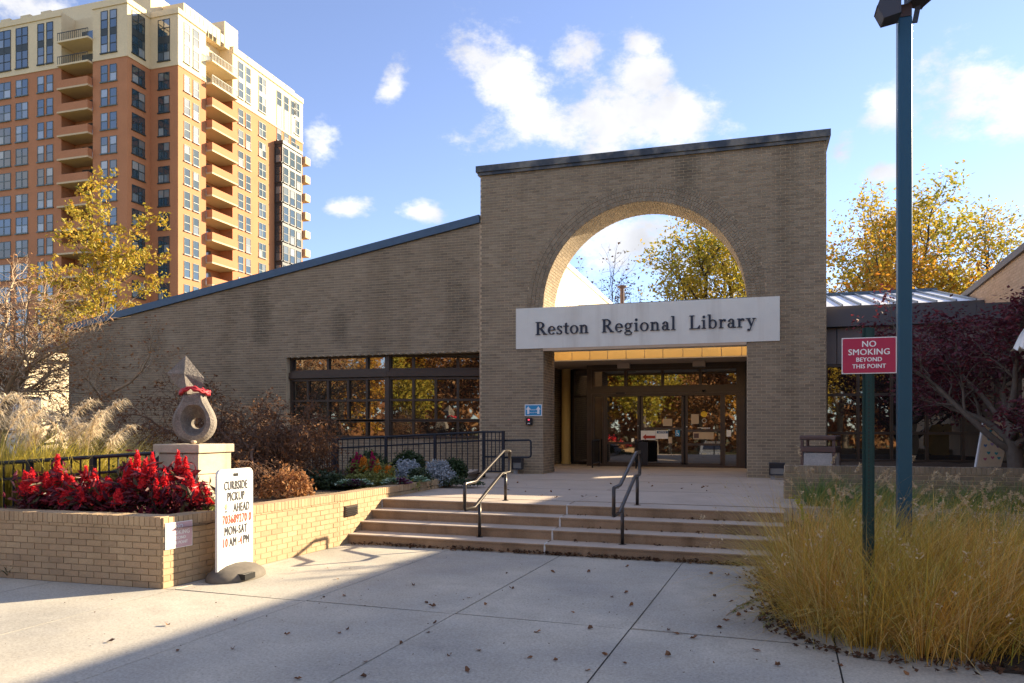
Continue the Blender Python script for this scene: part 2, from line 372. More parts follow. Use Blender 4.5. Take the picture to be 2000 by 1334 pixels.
# ------------------------------------------------------------------ bricks
CH, BL, MJ = .0677, .2032, .010
def lay(sink, O, U, N, v0, v1, spans, course0=0, depth=.007):
    """running bond on the plane through O along U and up; spans(v) gives the allowed stretches [(a, b), ...] at height v"""
    O = np.array(O, float); U = np.array(U, float); N = np.array(N, float); Z = np.array([0, 0, 1.])
    n = int(math.ceil((v1 - v0) / CH - 1e-6))
    for k in range(n):
        a, b = v0 + k * CH + MJ / 2, min(v0 + (k + 1) * CH - MJ / 2, v1)
        if b - a < .015: continue
        sa, sb = spans(a), spans(b)
        if len(sa) != len(sb): sa = sb = spans((a + b) / 2)
        for (l0, r0), (l1, r1) in zip(sa, sb):
            L, Rr = min(l0, l1), max(r0, r1)
            i = math.floor((L - BL) / BL)
            sh = BL / 2 if (k + course0) % 2 else 0
            while i * BL + sh < Rr:
                u0, u1 = i * BL + sh + MJ / 2, (i + 1) * BL + sh - MJ / 2; i += 1
                q = [max(u0, l0 + MJ / 2), min(u1, r0 - MJ / 2), min(u1, r1 - MJ / 2), max(u0, l1 + MJ / 2)]
                if q[1] - q[0] < .02 and q[2] - q[3] < .02: continue
                q[1] = max(q[1], q[0] + .002); q[2] = max(q[2], q[3] + .002)
                d = depth + rnd.uniform(-.0015, .002)
                P = [O + U * q[0] + Z * a, O + U * q[1] + Z * a, O + U * q[2] + Z * b, O + U * q[3] + Z * b]
                sink.append((P, N * d, N))
def brick_mesh(P, w):
    b = [p - w * .1 for p in P]; t = [p + w for p in P]
    return b + t, [(4, 5, 6, 7), (0, 1, 5, 4), (1, 2, 6, 5), (2, 3, 7, 6), (3, 0, 4, 7)]
def emit(sink, parent, material, singles=300, name='brick', stuff='brickwork', key=None):
    """the nearest bricks become parts of their own, the rest one joined part"""
    def sc(b):
        c = sum(b[0]) / 4; return (key(c) if key else 0) + float(np.linalg.norm(c - C0))
    order = sorted(range(len(sink)), key=lambda i: sc(sink[i]))
    cache = {}; off = wl(parent)
    for i in order[:singles]:
        P, w, N = sink[i]; c = sum(P) / 4
        L = [p - c for p in P]
        k = tuple(np.round(np.array(L).ravel(), 3)) + tuple(np.round(N, 2))
        if k not in cache:
            v, f = brick_mesh(L, w); me = bpy.data.meshes.new(name); me.from_pydata([tuple(q) for q in v], [], f); me.materials.append(MAT[material]); cache[k] = me
        o = bpy.data.objects.new(name, cache[k]); COL.objects.link(o); o.parent = parent; o.location = Vector(c) - off
    if len(order) > singles:
        V = []; F = []
        for i in order[singles:]:
            v, f = brick_mesh(*sink[i][:2]); n = len(V); V += v; F += [[n + a for a in q] for q in f]
        o = build(stuff, (np.array(V), np.array(F)), material, parent); o['kind'] = 'stuff'

# ================================================================== SETTING: ground, pavement, steps, plaza
PZ = .56
def ground_z(y): return -.03 if y > -3.2 else -.03 - .95 * min(1, (-3.2 - y) / 6)
def grid_sheet(xs, ys, zf):
    X, Y = np.meshgrid(xs, ys); V = np.stack([X.ravel(), Y.ravel(), np.array([zf(x, y) for x, y in zip(X.ravel(), Y.ravel())])], 1)
    n = len(xs); F = [(j * n + i, j * n + i + 1, (j + 1) * n + i + 1, (j + 1) * n + i) for j in range(len(ys) - 1) for i in range(n - 1)]
    return V, F
tag(build('ground', grid_sheet([-900, -200, -60, -30, 0, 30, 60, 200, 900], [-900, -200, -60, -30, -9.3, -7, -5, -3.2, 30, 60, 200, 900], lambda x, y: ground_z(y)), 'lawn'), kind='structure')
PA = R(-2.4); E1 = np.array([math.cos(PA), math.sin(PA), 0]); E2 = np.array([-math.sin(PA), math.cos(PA), 0]); PO = np.array([-2.544, 6.48, 0])
def slab(parent, poly, z0, z1, material, name='slab'):
    mb = MB().prism([(p[0], p[1], z0) for p in poly], (0, 0, z1 - z0)); return build(name, mb, material, parent, bevel=.006)
pav = tag(build('pavement', MB().box(-14, -3.1, -.1, 9, 10.02, -.012), 'joint'), kind='structure')
XS = [-10.2, -7.85, -4.72, -3.16, -1.57, 0, 1.58, 3.15, 4.72, 7.9]; YS = [-9.4, -6.6, -3.3, 0, 3.47]
for i in range(len(XS) - 1):
    for j in range(len(YS) - 1):
        g = .011
        q = [PO + E1 * a + E2 * b for a, b in ((XS[i] + g, YS[j] + g), (XS[i + 1] - g, YS[j] + g), (XS[i + 1] - g, YS[j + 1] - g), (XS[i] + g, YS[j + 1] - g))]
        slab(pav, q, -.08, rnd.uniform(-.002, .002), 'concrete')
SL = [(-5.63, 10.03), (-5.62, 10.40), (-5.61, 10.74), (-5.59, 11.08)]; SR = [(.40, 9.79), (.40, 10.13), (.40, 10.46), (.40, 10.80)]
def onstep(i, x): t = (x - SL[i][0]) / (SR[i][0] - SL[i][0]); return SL[i][1] + t * (SR[i][1] - SL[i][1])
steps = tag(build('front_steps', MB().prism([(-5.56, 10.2, -.05), (.38, 9.97, -.05), (.38, 11.4, -.05), (-5.56, 11.4, -.05)], (0, 0, .15)), 'joint'), kind='structure')
JX = [-2.62, -2.605, -2.58, -2.557]
def profile_step(xa, xb, i):
    """one length of step with a rounded nosing"""
    z0 = .14 * i - (.05 if i == 0 else 0); z1 = .14 * (i + 1); mb = MB(); back = .52
    prof = [(0.02, z0), (.012, z1 - .05), (0, z1 - .018), (.006, z1 - .006), (.02, z1), (back, z1 + .004), (back, z0)]
    L = [(xa, onstep(i, xa) + a, z) for a, z in prof]; Q = [(xb, onstep(i, xb) + a, z) for a, z in prof]; n = len(prof)
    mb.add(L + Q, [tuple(range(n))[::-1], tuple(range(n, 2 * n))] + [(k, (k + 1) % n, n + (k + 1) % n, n + k) for k in range(n)][::1]); return mb
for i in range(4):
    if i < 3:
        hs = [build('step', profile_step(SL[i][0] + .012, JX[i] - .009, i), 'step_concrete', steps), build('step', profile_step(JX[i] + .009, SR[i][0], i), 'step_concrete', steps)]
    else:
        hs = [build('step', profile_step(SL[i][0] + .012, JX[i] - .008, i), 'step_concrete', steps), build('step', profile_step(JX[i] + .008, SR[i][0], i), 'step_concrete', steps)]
    for h_ in hs:                                        # worn pale treads; stained risers browner still, with their shade put into the colour
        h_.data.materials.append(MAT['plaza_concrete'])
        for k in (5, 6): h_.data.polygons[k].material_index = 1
    mb = MB(); y = onstep(i, JX[i]); z = .14 * i
    mb.box(JX[i] - .011, y + .004, z, JX[i] + .012, y + .06, z + .125); mb.box(JX[i] - .010, y + .012, z + .1, JX[i] + .013, y + .16, z + .1425)
    build('sealant', mb, 'sealant', steps)
    mb = MB(); x = SL[i][0]; y = SL[i][1]
    mb.box(x - .012, y - .006, z, x + .020, y + .05, z + .13); mb.box(x - .012, y, z + .11, x + .016, y + .26, z + .1425)
    build('sealant', mb, 'sealant', steps)
plaza = tag(build('plaza', MB().box(-9.4, 11.5, .2, 3.0, 25.5, PZ - .012), 'joint'), kind='structure')
PY = [0, 2.25, 4.7, 7.2, 9.7, 12.5]; PX = [-7.5, -3.05, 0.02, 3.1, 6.0]
def plz(a, b): return np.array([-2.56 + a + .02 * b, 11.57 - .03 * a + b, 0])
for i in range(len(PX) - 1):
    for j in range(len(PY) - 1):
        g = .006
        q = [plz(PX[i] + g, PY[j] + g), plz(PX[i + 1] - g, PY[j] + g), plz(PX[i + 1] - g, PY[j + 1] - g), plz(PX[i] + g, PY[j + 1] - g)]
        if i == 0 and j < 2: q[0][0] = q[3][0] = -5.62
        if j == 0: q[0][1] -= .03; q[1][1] -= .03
        slab(plaza, q, .3, PZ + .001 * (i % 2), 'plaza_concrete')

# ---- planting beds
def bump_bed(name, poly_fn, xs, ys, material, zf):
    V, F = grid_sheet(xs, ys, lambda x, y: zf(x, y) + rnd.uniform(-.012, .012)); F = [f for f in F if poly_fn(*(V[list(f)].mean(0)[:2]))]
    return tag(build(name, (V, F), material, smooth=True), kind='structure')
bump_bed('mulch_bed', lambda x, y: True, np.linspace(-12.5, -5.75, 34), np.linspace(6.75, 16.9, 46), 'mulch',
         lambda x, y: .655 + .05 * math.sin(x * 1.3) * math.sin(y * 1.1) + .05 * max(0, (-x - 8) / 5))
def bed_z(x, y): return -.02 + .5 * max(0, min(1, (y - 8.2) / 4.4)) ** 1.2 + .06 * math.sin(x * 2) * math.sin(y * 1.7)
def in_grass(x, y):
    """the grass bed right of the steps, edged by the pavement"""
    e = np.interp(y, [6.0, 6.2, 6.5, 7.0, 8.4, 9.3, 10, 13], [.95, .60, .36, .27, .16, .12, .42, .46]); return x > e
V, F = grid_sheet(np.linspace(0, 9, 50), np.linspace(6.0, 12.95, 46), lambda x, y: bed_z(x, y) + .02)
F = [f for f in F if in_grass(*(V[list(f)].mean(0)[:2]))]
tag(build('grass_bed_soil', (V, F), 'soil_dark', smooth=True), kind='structure')
tag(build('upper_bed_soil', grid_sheet(np.linspace(1.75, 9, 18), np.linspace(13.15, 19, 14), lambda x, y: .93 + rnd.uniform(-.02, .02)), 'mulch', smooth=True), kind='structure')

# ---- brick planter on the left: front wall, long side wall by the steps
pl = thing('brick_planter', 'sunlit tan brick planter wall running from the pavement corner up beside the steps', 'planter', (-5.83, 6.6, 0))
P0, P1, P2 = np.array([-5.83, 6.6, 0]), np.array([-5.60, 9.8, 0]), np.array([-5.56, 13.75, 0]); PF = np.array([-12.5, 6.56, 0])
TOPZ = .745; sink = []
def face(a, b, out, z0, z1, cap=True):
    U = (b - a); ln = float(np.linalg.norm(U)); U = U / ln
    lay(sink, a, U, out, z0, z1 - .105, lambda v: [(0, ln)])
    if cap:
        n = int(ln / CH)
        for k in range(n):
            u0 = k * ln / n + .004; u1 = (k + 1) * ln / n - .004; d = rnd.uniform(-.002, .002)
            q = [a + U * u0 - out * .2, a + U * u1 - out * .2]
            zt = z1 + rnd.uniform(-.002, .002)
            sink.append(([q[0] + [0, 0, z1 - .1], q[1] + [0, 0, z1 - .1], q[1] + [0, 0, zt], q[0] + [0, 0, zt]], out * (.212 + d), out))
    body = [a - out * .001, b - out * .001, b - out * .28, a - out * .28]
    return MB().prism([(p[0], p[1], -.05) for p in body], (0, 0, z1 - .012 + .05))
NF = np.array([-.006, -1, 0]); DS = P1 - P0; DS = DS / np.linalg.norm(DS); NS = np.array([DS[1], -DS[0], 0]); d2 = P2 - P1; d2 = d2 / np.linalg.norm(d2); NS2 = np.array([d2[1], -d2[0], 0])
build('mortar_core', face(PF, P0 + np.array([-.012, 0, 0]), NF, .0, TOPZ), 'planter_mortar', pl)
build('mortar_core', face(P0, P1, NS, .0, TOPZ - .01), 'planter_mortar', pl)
build('mortar_core', face(P1, P2, NS2, .07, TOPZ - .015), 'planter_mortar', pl)
emit(sink, pl, 'planter_brick', 300, key=lambda c: 40 if c[0] < -8.4 or (c[1] > 10.2 and c[2] < .5) else 0)
mb = MB()
vp = np.array([-5.597, 9.92, .40]); mb.box(vp[0] + .0, vp[1], vp[2], vp[0] + .03, vp[1] + .36, vp[2] + .15)
v = build('vent_grille', mb, 'bronze_frame', pl)
for k in range(5): build('vent_slat', MB().obox(vp + [.03, .015, .012 + k * .027], (0, .33, 0), (.014, 0, -.008), (0, 0, .007)), 'black', v)
kb = MB().prism([(-5.72, 13.77, .3), (-5.50, 13.77, .3), (-6.06, 17.0, .3), (-6.30, 17.0, .3)], (0, 0, .42))
build('kerb', kb, 'plaza_concrete', pl, bevel=.01)

# ---- right planter wall
pr = thing('low_brick_wall', 'low brown brick retaining wall behind the tall grasses beside the plaza', 'wall', (.49, 12.95, .1))
sink = []; A = np.array([.49, 12.95, 0]); B = np.array([9.0, 12.85, 0]); NFr = np.array([-.012, -1, 0])
build('mortar_core', face(A, B, NFr, .35, 1.085), 'facade_mortar', pr)
lay(sink, np.array([.49, 13.22, 0]), np.array([0, -1., 0]), np.array([-1., 0, 0]), .50, .98, lambda v: [(0, .265)])
emit(sink, pr, 'facade_brick', 300, key=lambda c: 30 if c[0] > 4.2 else 0)

# ---- handrails on the steps
def handrail(x, y0, label):
    t = thing('stair_handrail', label, 'handrail', (x, 10.3 + y0, .14), 'handrails on the front steps')
    def p(y, z): return (x + .045 * (y - 10.3), y + y0, z)
    loop = [(11.50, 1.32), (11.22, 1.32), (10.12, .93), (9.76, .92), (9.745, .905), (9.74, .60), (9.755, .575), (10.08, .575), (11.15, .985), (11.48, .99), (11.505, 1.01), (11.51, 1.30), (11.50, 1.32)]
    build('rail_loop', MB().tube([p(*q) for q in loop], .024, 10), 'rail_bronze', t, smooth=True)
    build('post', MB().tube([p(10.27, .14), p(10.27, .645)], .024, 10), 'rail_bronze', t, smooth=True)
    build('post', MB().tube([p(11.32, .56), p(11.32, .99)], .024, 10), 'rail_bronze', t, smooth=True)
    for y, z in ((10.27, .14), (11.32, .56)):
        build('base_ring', MB().lathe([(.055, .002), (.05, .008), (.03, .012)], p(y, z), 14), 'rail_bronze', t)
handrail(-3.655, 0, 'bronze pipe handrail with sunlit top on the steps nearer the brick planter')
handrail(-1.625, -.12, 'dark bronze pipe handrail in shade on the steps nearer the grasses')

# ================================================================== LIBRARY
lib = thing('library', 'brown brick library with a sloping wing and round arch over a white board', 'library', (-2.5, 18.4, PZ))
FY = 18.4; MY = FY + .007; BY = 19.54
AX, AZ, AR = -2.505, 4.64, 2.395; XL, XR = -6.53, 1.56; OL, OR_ = AX - AR, AX + AR; TOP = 8.02
arc = [(AX + AR * math.cos(a), AZ + AR * math.sin(a)) for a in np.linspace(math.pi, 0, 49)]
outline = [(XL, 0), (OL, 0)] + arc + [(OR_, 0), (XR, 0), (XR, TOP), (XL, TOP)]
build('entrance_wall', MB().prism([(x, MY, z) for x, z in outline], (0, BY - MY, 0)), 'facade_mortar', lib)
RO = AR + 4 * .101
def arch_spans(v):
    if v < AZ: return [(XL, OL), (OR_, XR)]
    if v < AZ + RO - .002:
        h = math.sqrt(RO * RO - (v - AZ) ** 2); return [(XL, AX - h), (AX + h, XR)]
    return [(XL, XR)]
sink = []
lay(sink, (0, MY, 0), (1, 0, 0), (0, -1, 0), .50, TOP, arch_spans)
for r in range(4):                                       # the four rowlock rings of the arch
    r0, r1 = AR + r * .101 + .004, AR + (r + 1) * .101 - .004; n = int(math.pi * (r0 + .05) / .0677)
    for k in range(n):
        a0, a1 = math.pi * (k + .07) / n, math.pi * (k + .93) / n
        q = [(r1, a0), (r0, a0), (r0, a1), (r1, a1)]
        P = [np.array([AX + rr * math.cos(a), MY, AZ + rr * math.sin(a)]) for rr, a in q]
        sink.append((P, np.array([0, -.016 - rnd.uniform(0, .003), 0]), np.array([0, -1., 0])))
n = 111
for k in range(n):                                       # underside of the arch
    a0, a1 = math.pi * (k + .07) / n, math.pi * (k + .93) / n; am = (a0 + a1) / 2
    off = .1 if k % 2 else 0
    for y0 in np.arange(MY - off, BY, .204):
        ya, yb = max(y0, MY - .016) + .004, min(y0 + .2, BY - .002)
        if yb - ya < .03: continue
        P = [np.array([AX + AR * math.cos(a), y, AZ + AR * math.sin(a)]) for a, y in ((a0, ya), (a1, ya), (a1, yb), (a0, yb))]
        sink.append((P, np.array([-math.cos(am), 0, -math.sin(am)]) * .010, np.array([0, 1., 0])))
lay(sink, (OL, MY - .007, 0), (0, 1, 0), (1, 0, 0), .5, 3.64, lambda v: [(0, BY - MY)], 1)
lay(sink, (OR_, MY - .007, 0), (0, 1, 0), (-1, 0, 0), .5, 3.64, lambda v: [(0, BY - MY)], 1)
lay(sink, (XR, MY - .007, 0), (0, 1, 0), (1, 0, 0), .9, TOP, lambda v: [(0, BY - MY)], 1)
# wing wall
WT = lambda x: 7.045 + (x + 6.52) * .1697; WX = -19.7; W0, W1, WH = -12.15, -6.6, 3.62
wing = [(WX, -.2), (W0, -.2), (W0, WH), (XL, WH), (XL, WT(XL) - .2), (WX, WT(WX) - .2)]
build('wing_wall', MB().prism([(x, MY, z) for x, z in wing], (0, .34, 0)), 'facade_mortar', lib)
def wing_spans(v):
    l = max(WX, -6.52 + (v + .2 - 7.045) / .1697)
    return [(l, W0)] if v < WH else [(l, XL - .02)]
lay(sink, (0, MY, 0), (1, 0, 0), (0, -1, 0), 0, WT(XL) - .2, wing_spans, 1)
build('expansion_joint', MB().box(XL - .018, MY - .008, .5, XL - .002, MY + .05, WT(XL) - .2), 'tan_wall', lib)
def okey(c):                                             # prefer bricks that nothing hides
    return 0 if (c[0] > -.12 and .9 < c[2] < 3.6 and c[1] < 18.5) or (c[0] < -4.9 and c[2] > 1.5 and c[0] > -6.5) else 60
emit(sink, lib, 'facade_brick', 300, key=okey)
mb = MB(); mb.prism([(XL - .05, FY - .06, TOP), (XL - .05, BY + .06, TOP), (XR + .05, BY + .06, TOP), (XR + .05, FY - .06, TOP)], (0, 0, .075))
mb.prism([(XL - .09, FY - .10, TOP + .075), (XL - .09, BY + .1, TOP + .075), (XR + .09, BY + .1, TOP + .075), (XR + .09, FY - .10, TOP + .075)], (0, 0, .155))
build('arch_coping', mb, 'dark_coping', lib)
build('wing_coping', MB().prism([(WX - .1, FY - .07, WT(WX - .1) - .2), (XL - .012, FY - .07, WT(XL) - .2), (XL - .012, FY - .07, WT(XL)), (WX - .1, FY - .07, WT(WX - .1))], (0, .6, 0)), 'blue_coping', lib)
# wing side and roof (the solid behind the sloping wall)
mb = MB().prism([(WX, MY + .34, -.2), (WX, MY + .34, WT(WX) - .25), (W0, MY + .34, WT(W0) - .25), (W0, MY + .34, -.2)], (0, 17, 0))
mb.prism([(W0 + .002, 20.2, -.2), (W0 + .002, 20.2, WT(W0) - .25), (-6.3, 20.2, WT(-6.3) - .25), (-6.3, 20.2, -.2)], (0, 15.4, 0))
build('wing_roof', mb, 'tan_wall', lib)
build('bay_soffit', MB().box(W0 + .004, MY + .345, WH - .06, XL + .0, 20.19, WT(W0) - .3), 'bronze_frame', lib)

def window_wall(parent, name, O, U, N, rows, fd=.09, bw=.06, material='bronze_frame', pane='glass_dark', back=.03, edge=True):
    """rows: (z0, z1, [uprights]); frame bars on the grid, one pane object in every opening"""
    O = np.array(O, float); U = np.array(U, float); N = np.array(N, float); mb = MB(); panes = []
    zs = sorted({round(z, 3) for r in rows for z in r[:2]})
    ua, ub = min(r[2][0] for r in rows), max(r[2][-1] for r in rows)
    for z in zs: mb.obox(O + U * (ua - bw / 2) - N * fd / 2 + [0, 0, z - bw / 2], U * (ub - ua + bw), N * fd, (0, 0, bw))
    for z0, z1, us in rows:
        for u in us: mb.obox(O + U * (u - bw / 2) - N * (fd / 2 - .003) + [0, 0, z0 + bw / 2], U * bw, N * (fd - .006), (0, 0, z1 - z0 - bw))
        for a, b in zip(us[:-1], us[1:]): panes.append((a + bw / 2, b - bw / 2, z0 + bw / 2, z1 - bw / 2))
    f = build(name, mb, material, parent)
    for a, b, z0, z1 in panes:
        t = rnd.uniform(-.004, .004)
        build('pane', MB().obox(O + U * a - N * (back + .006 + t) + [0, 0, z0], U * (b - a) + N * 2 * t, N * .008, (0, 0, z1 - z0)), pane, f)
    return f
lx = [-12.1, -11.59, -10.97, -10.36, -9.8, -9.24]; lx2 = [-12.1, -10.97, -9.8, -9.24]
window_wall(lib, 'bay_window', (0, 18.62, 0), (1, 0, 0), (0, -1, 0), [(1.46, 1.88, lx2), (1.90, 2.43, lx), (2.43, 3.0, lx), (3.24, 3.60, lx2)])
dv = np.array([2.62, .6, 0]); dl = float(np.linalg.norm(dv)); dv = dv / dl; nv = np.array([dv[1], -dv[0], 0])
rx = [(x + 9.2) / dv[0] for x in (-9.15, -8.53, -7.95, -7.38, -6.66)]; rx2 = [rx[0], rx[1], rx[3], rx[4]]
window_wall(lib, 'bay_window', (-9.2, 18.62, 0), dv, nv, [(1.46, 1.88, rx2), (1.90, 2.43, rx), (2.43, 3.0, rx), (3.24, 3.60, rx2)])
build('bay_corner_post', MB().prism([(-9.26, 18.56, 1.4), (-9.14, 18.56, 1.4), (-9.06, 18.72, 1.4), (-9.26, 18.72, 1.4)], (0, 0, 2.2)), 'bronze_frame', lib)
mb = MB().box(W0 + .02, 18.50, 3.045, -9.2, 18.70, 3.205); mb.obox(np.array([-9.2, 18.50, 3.0455]), dv * (dl - .02), -nv * .2, (0, 0, .159)); build('bay_band', mb, 'bronze_frame', lib)
sink = []
lay(sink, (0, 18.632, 0), (1, 0, 0), (0, -1, 0), -.1, 1.42, lambda v: [(W0, -9.2)]); lay(sink, (-9.2, 18.632, 0), dv, nv, -.1, 1.42, lambda v: [(0, dl)])
emit(sink, lib, 'facade_brick', 0, stuff='bay_brickwork')
build('bay_wall', MB().prism([(W0, 18.632, -.2), (-9.2, 18.632, -.2), (-9.2 + dv[0] * dl, 18.632 + dv[1] * dl, -.2), (-6.58, 20.1, -.2), (W0, 20.1, -.2)], (0, 0, 1.62)), 'facade_mortar', lib)

# ---- name board with mounted letters
nb = build('name_board', MB().box(-5.585, FY - .035, 3.64, .592, FY + .2, 4.64).box(OL + .013, FY + .2, 3.655, OR_ - .013, BY - .004, 4.638), 'cream_panel', lib)
build('drip_lip', MB().box(OL + .013, FY - .03, 3.575, OR_ - .013, FY + .05, 3.6385), 'tan_wall', lib)
def rect(a, b, c, d): return [(a, b), (c, b), (c, d), (a, d)]
def ring(cx, cy, rx, ry, a0, a1, ws, wt, n=14):
    A = [R(a0 + (a1 - a0) * i / n) for i in range(n + 1)]
    return ('ring', [(cx + rx * math.cos(a), cy + ry * math.sin(a)) for a in A], [(cx + (rx - ws) * math.cos(a), cy + (ry - wt) * math.sin(a)) for a in A])
def dot(cx, cy, r): return [(cx + r * math.cos(R(a)), cy + r * math.sin(R(a))) for a in range(0, 360, 30)]
G = {
 'R': (.92, [rect(.09, .05, .26, .95), rect(0, 0, .36, .052), rect(0, .948, .34, 1), ring(.34, .735, .35, .265, -90, 90, .17, .06), rect(.25, .94, .35, 1), rect(.25, .47, .35, .53), [(.30, .48), (.50, .48), (.84, .05), (.62, .05)], rect(.60, 0, .92, .052)]),
 'L': (.80, [rect(.09, .05, .26, .95), rect(0, .948, .36, 1), rect(0, 0, .74, .055), [(.74, 0), (.76, .27), (.71, .27), (.55, .05)]]),
 'e': (.64, [ring(.31, .32, .31, .335, 0, 322, .15, .055), rect(.12, .315, .60, .365)]),
 's': (.52, [ring(.25, .475, .20, .185, 25, 235, .10, .06), ring(.24, .165, .22, .185, -155, 60, .11, .06), [(.10, .40), (.20, .45), (.41, .22), (.32, .17)], rect(.39, .46, .435, .63), rect(.02, .01, .065, .20)]),
 't': (.46, [rect(.12, .12, .27, .80), [(.12, .80), (.27, .86), (.27, .80)], rect(0, .57, .43, .63), ring(.30, .17, .18, .18, 180, 320, .15, .06)]),
 'o': (.70, [ring(.33, .32, .33, .335, 0, 360, .15, .055, 24)]),
 'n': (.76, [rect(.08, .05, .23, .64), rect(0, 0, .32, .05), [(0, .57), (.08, .59), (.08, .64), (0, .62)], ring(.39, .43, .22, .225, 0, 150, .15, .08), rect(.46, .05, .61, .44), rect(.38, 0, .70, .05)]),
 'g': (.66, [ring(.28, .43, .25, .225, 0, 360, .13, .05, 20), [(.44, .57), (.62, .60), (.62, .66), (.44, .63)], [(.10, .26), (.17, .22), (.14, .10), (.08, .14)], rect(.11, .04, .44, .12), ring(.29, -.11, .29, .16, 0, 360, .09, .055, 20)]),
 'i': (.36, [rect(.09, .05, .24, .64), rect(0, 0, .33, .05), [(0, .57), (.09, .59), (.09, .64), (0, .62)], dot(.165, .86, .10)]),
 'a': (.62, [rect(.34, .05, .49, .46), ring(.28, .45, .21, .205, 0, 165, .15, .06), ring(.23, .18, .22, .195, 40, 340, .14, .055), rect(.42, 0, .60, .06), dot(.12, .49, .07)]),
 'l': (.36, [rect(.09, .05, .24, 1.02), rect(0, 0, .33, .05), [(0, .96), (.09, .98), (.09, 1.04), (0, 1.01)]]),
 'b': (.72, [rect(.08, .02, .23, 1.02), [(0, .96), (.08, .98), (.08, 1.04), (0, 1.01)], ring(.37, .32, .30, .335, -150, 150, .15, .055)]),
 'r': (.54, [rect(.08, .05, .23, .64), rect(0, 0, .34, .05), [(0, .57), (.08, .59), (.08, .64), (0, .62)], ring(.36, .42, .20, .225, 60, 160, .12, .10), dot(.43, .55, .085)]),
 'y': (.70, [[(.08, .60), (.25, .60), (.44, .12), (.34, .0)], [(.54, .60), (.60, .60), (.30, -.24), (.22, -.24)], rect(0, .592, .32, .64), rect(.44, .592, .70, .64), dot(.17, -.20, .085)])}
for word, x0, x1 in (('Reston', -5.07, -3.74), ('Regional', -3.43, -1.69), ('Library', -1.385, .085)):
    size = .315; adv = [G[c][0] * size for c in word]; gap = ((x1 - x0) - sum(adv)) / (len(word) - 1); x = x0
    for c, a in zip(word, adv):
        mb = MB()
        for i, p in enumerate(G[c][1]):
            y = FY - .036 - .03 - .0012 * i; dep = FY - .03 - y
            T_ = lambda q: (x + q[0] * size, y, 3.97 + q[1] * size)
            if isinstance(p, tuple):
                o, q = p[1], p[2]
                for k in range(len(o) - 1):
                    f = [T_(o[k]), T_(o[k + 1]), T_(q[k + 1]), T_(q[k])]; mb.hexa(f, [(v[0], v[1] + dep, v[2]) for v in f])
            else: mb.prism([T_(q) for q in p], (0, dep, 0))
        build('letter', mb, 'letter_black', nb); x += a + gap

# ---- court behind the arch: side walls, canopy, doors
sink = []
lay(sink, (-5.9, BY + .01, 0), (0, 1, 0), (1, 0, 0), .5, 3.58, lambda v: [(0, 4.9)])
emit(sink, lib, 'facade_brick', 0, stuff='court_brickwork')
mat('sunlit_brick', island=[(.66, .57, .43), (.72, .63, .48), (.62, .53, .39)], rough=.9, var=.06)  # upper courses of the same wall, sunlight put into the paler colour
sink = []; lay(sink, (-5.9, BY + .01, 0), (0, 1, 0), (1, 0, 0), 3.6, 7.05, lambda v: [(0, 16)]); emit(sink, lib, 'sunlit_brick', 0, stuff='gable_brickwork')
build('court_wall', MB().box(-6.29, BY + .005, 0, -5.912, 35.5, 7.05), 'tan_wall', lib)
build('court_wall_coping', MB().box(-6.32, BY + .08, 7.052, -5.84, 35.5, 7.20), 'cream_panel', lib)
gx = [-5.86, -5.35, -4.83, -4.32, -3.82, -3.31, -2.8, -2.31, -1.78, -1.28, -.78, -.26, .25, .76, 1.27, 1.78]
for a, b in zip(gx[:-1], gx[1:]): build('fascia_panel', MB().box(a + .008, 21.30, 3.60, b - .008, 21.33, 4.98), 'gold_panel', lib, bevel=.004)
build('canopy_core', MB().box(-5.88, 21.335, 3.63, 1.8, 25.4, 4.94), 'soffit_paint', lib)
build('soffit', MB().box(-5.88, 21.31, 3.575, 1.8, 25.4, 3.598), 'soffit_paint', lib)
build('canopy_roof', MB().prism([(-5.88, 21.25, 5.0), (-5.88, 27.0, 5.93), (-5.88, 33, 5.2), (-5.88, 33, 5.0)], (7.1, 0, 0)), 'roof_metal', lib)
build('ridge_cap', MB().box(-5.88, 26.9, 5.94, 5.49, 27.15, 6.05), 'blue_coping', lib)
mb = MB().tube([(-4.27, 26.6, 5.7), (-4.27, 26.6, 6.52)], .07, 10); mb.lathe([(.07, 0), (.17, .04), (.17, .08), (.02, .13)], (-4.27, 26.6, 6.50), 12)
build('vent_pipe', mb, 'can_bronze', lib)
build('column', MB().lathe([(.16, 0), (.16, .06), (.145, .08), (.145, 3.015)], (-5.66, 24.1, PZ), 24), 'column_paint', lib, smooth=True)
Yd = 22.95
df = window_wall(lib, 'entrance_screen', (0, Yd, 0), (1, 0, 0), (0, -1, 0), [(2.90, 3.42, [-4.56, -3.58, -2.5, -1.43, -.39]), (PZ + .03, 2.68, [-4.56, -4.23]), (PZ + .03, 2.68, [-.77, -.39])], bw=.075, fd=.14)
mb = MB().box(-4.73, Yd - .08, PZ, -4.602, Yd + .1, 3.57); mb.box(-.35, Yd - .08, PZ, -.19, Yd + .1, 3.57); mb.box(-4.6, Yd - .075, 3.46, -.352, Yd + .1, 3.572); mb.box(-4.6, Yd - .09, 2.72, -.352, Yd + .05, 2.865)
build('door_surround', mb, 'bronze_frame', lib)
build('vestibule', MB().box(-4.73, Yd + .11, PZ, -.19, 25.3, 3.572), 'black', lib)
doors = []
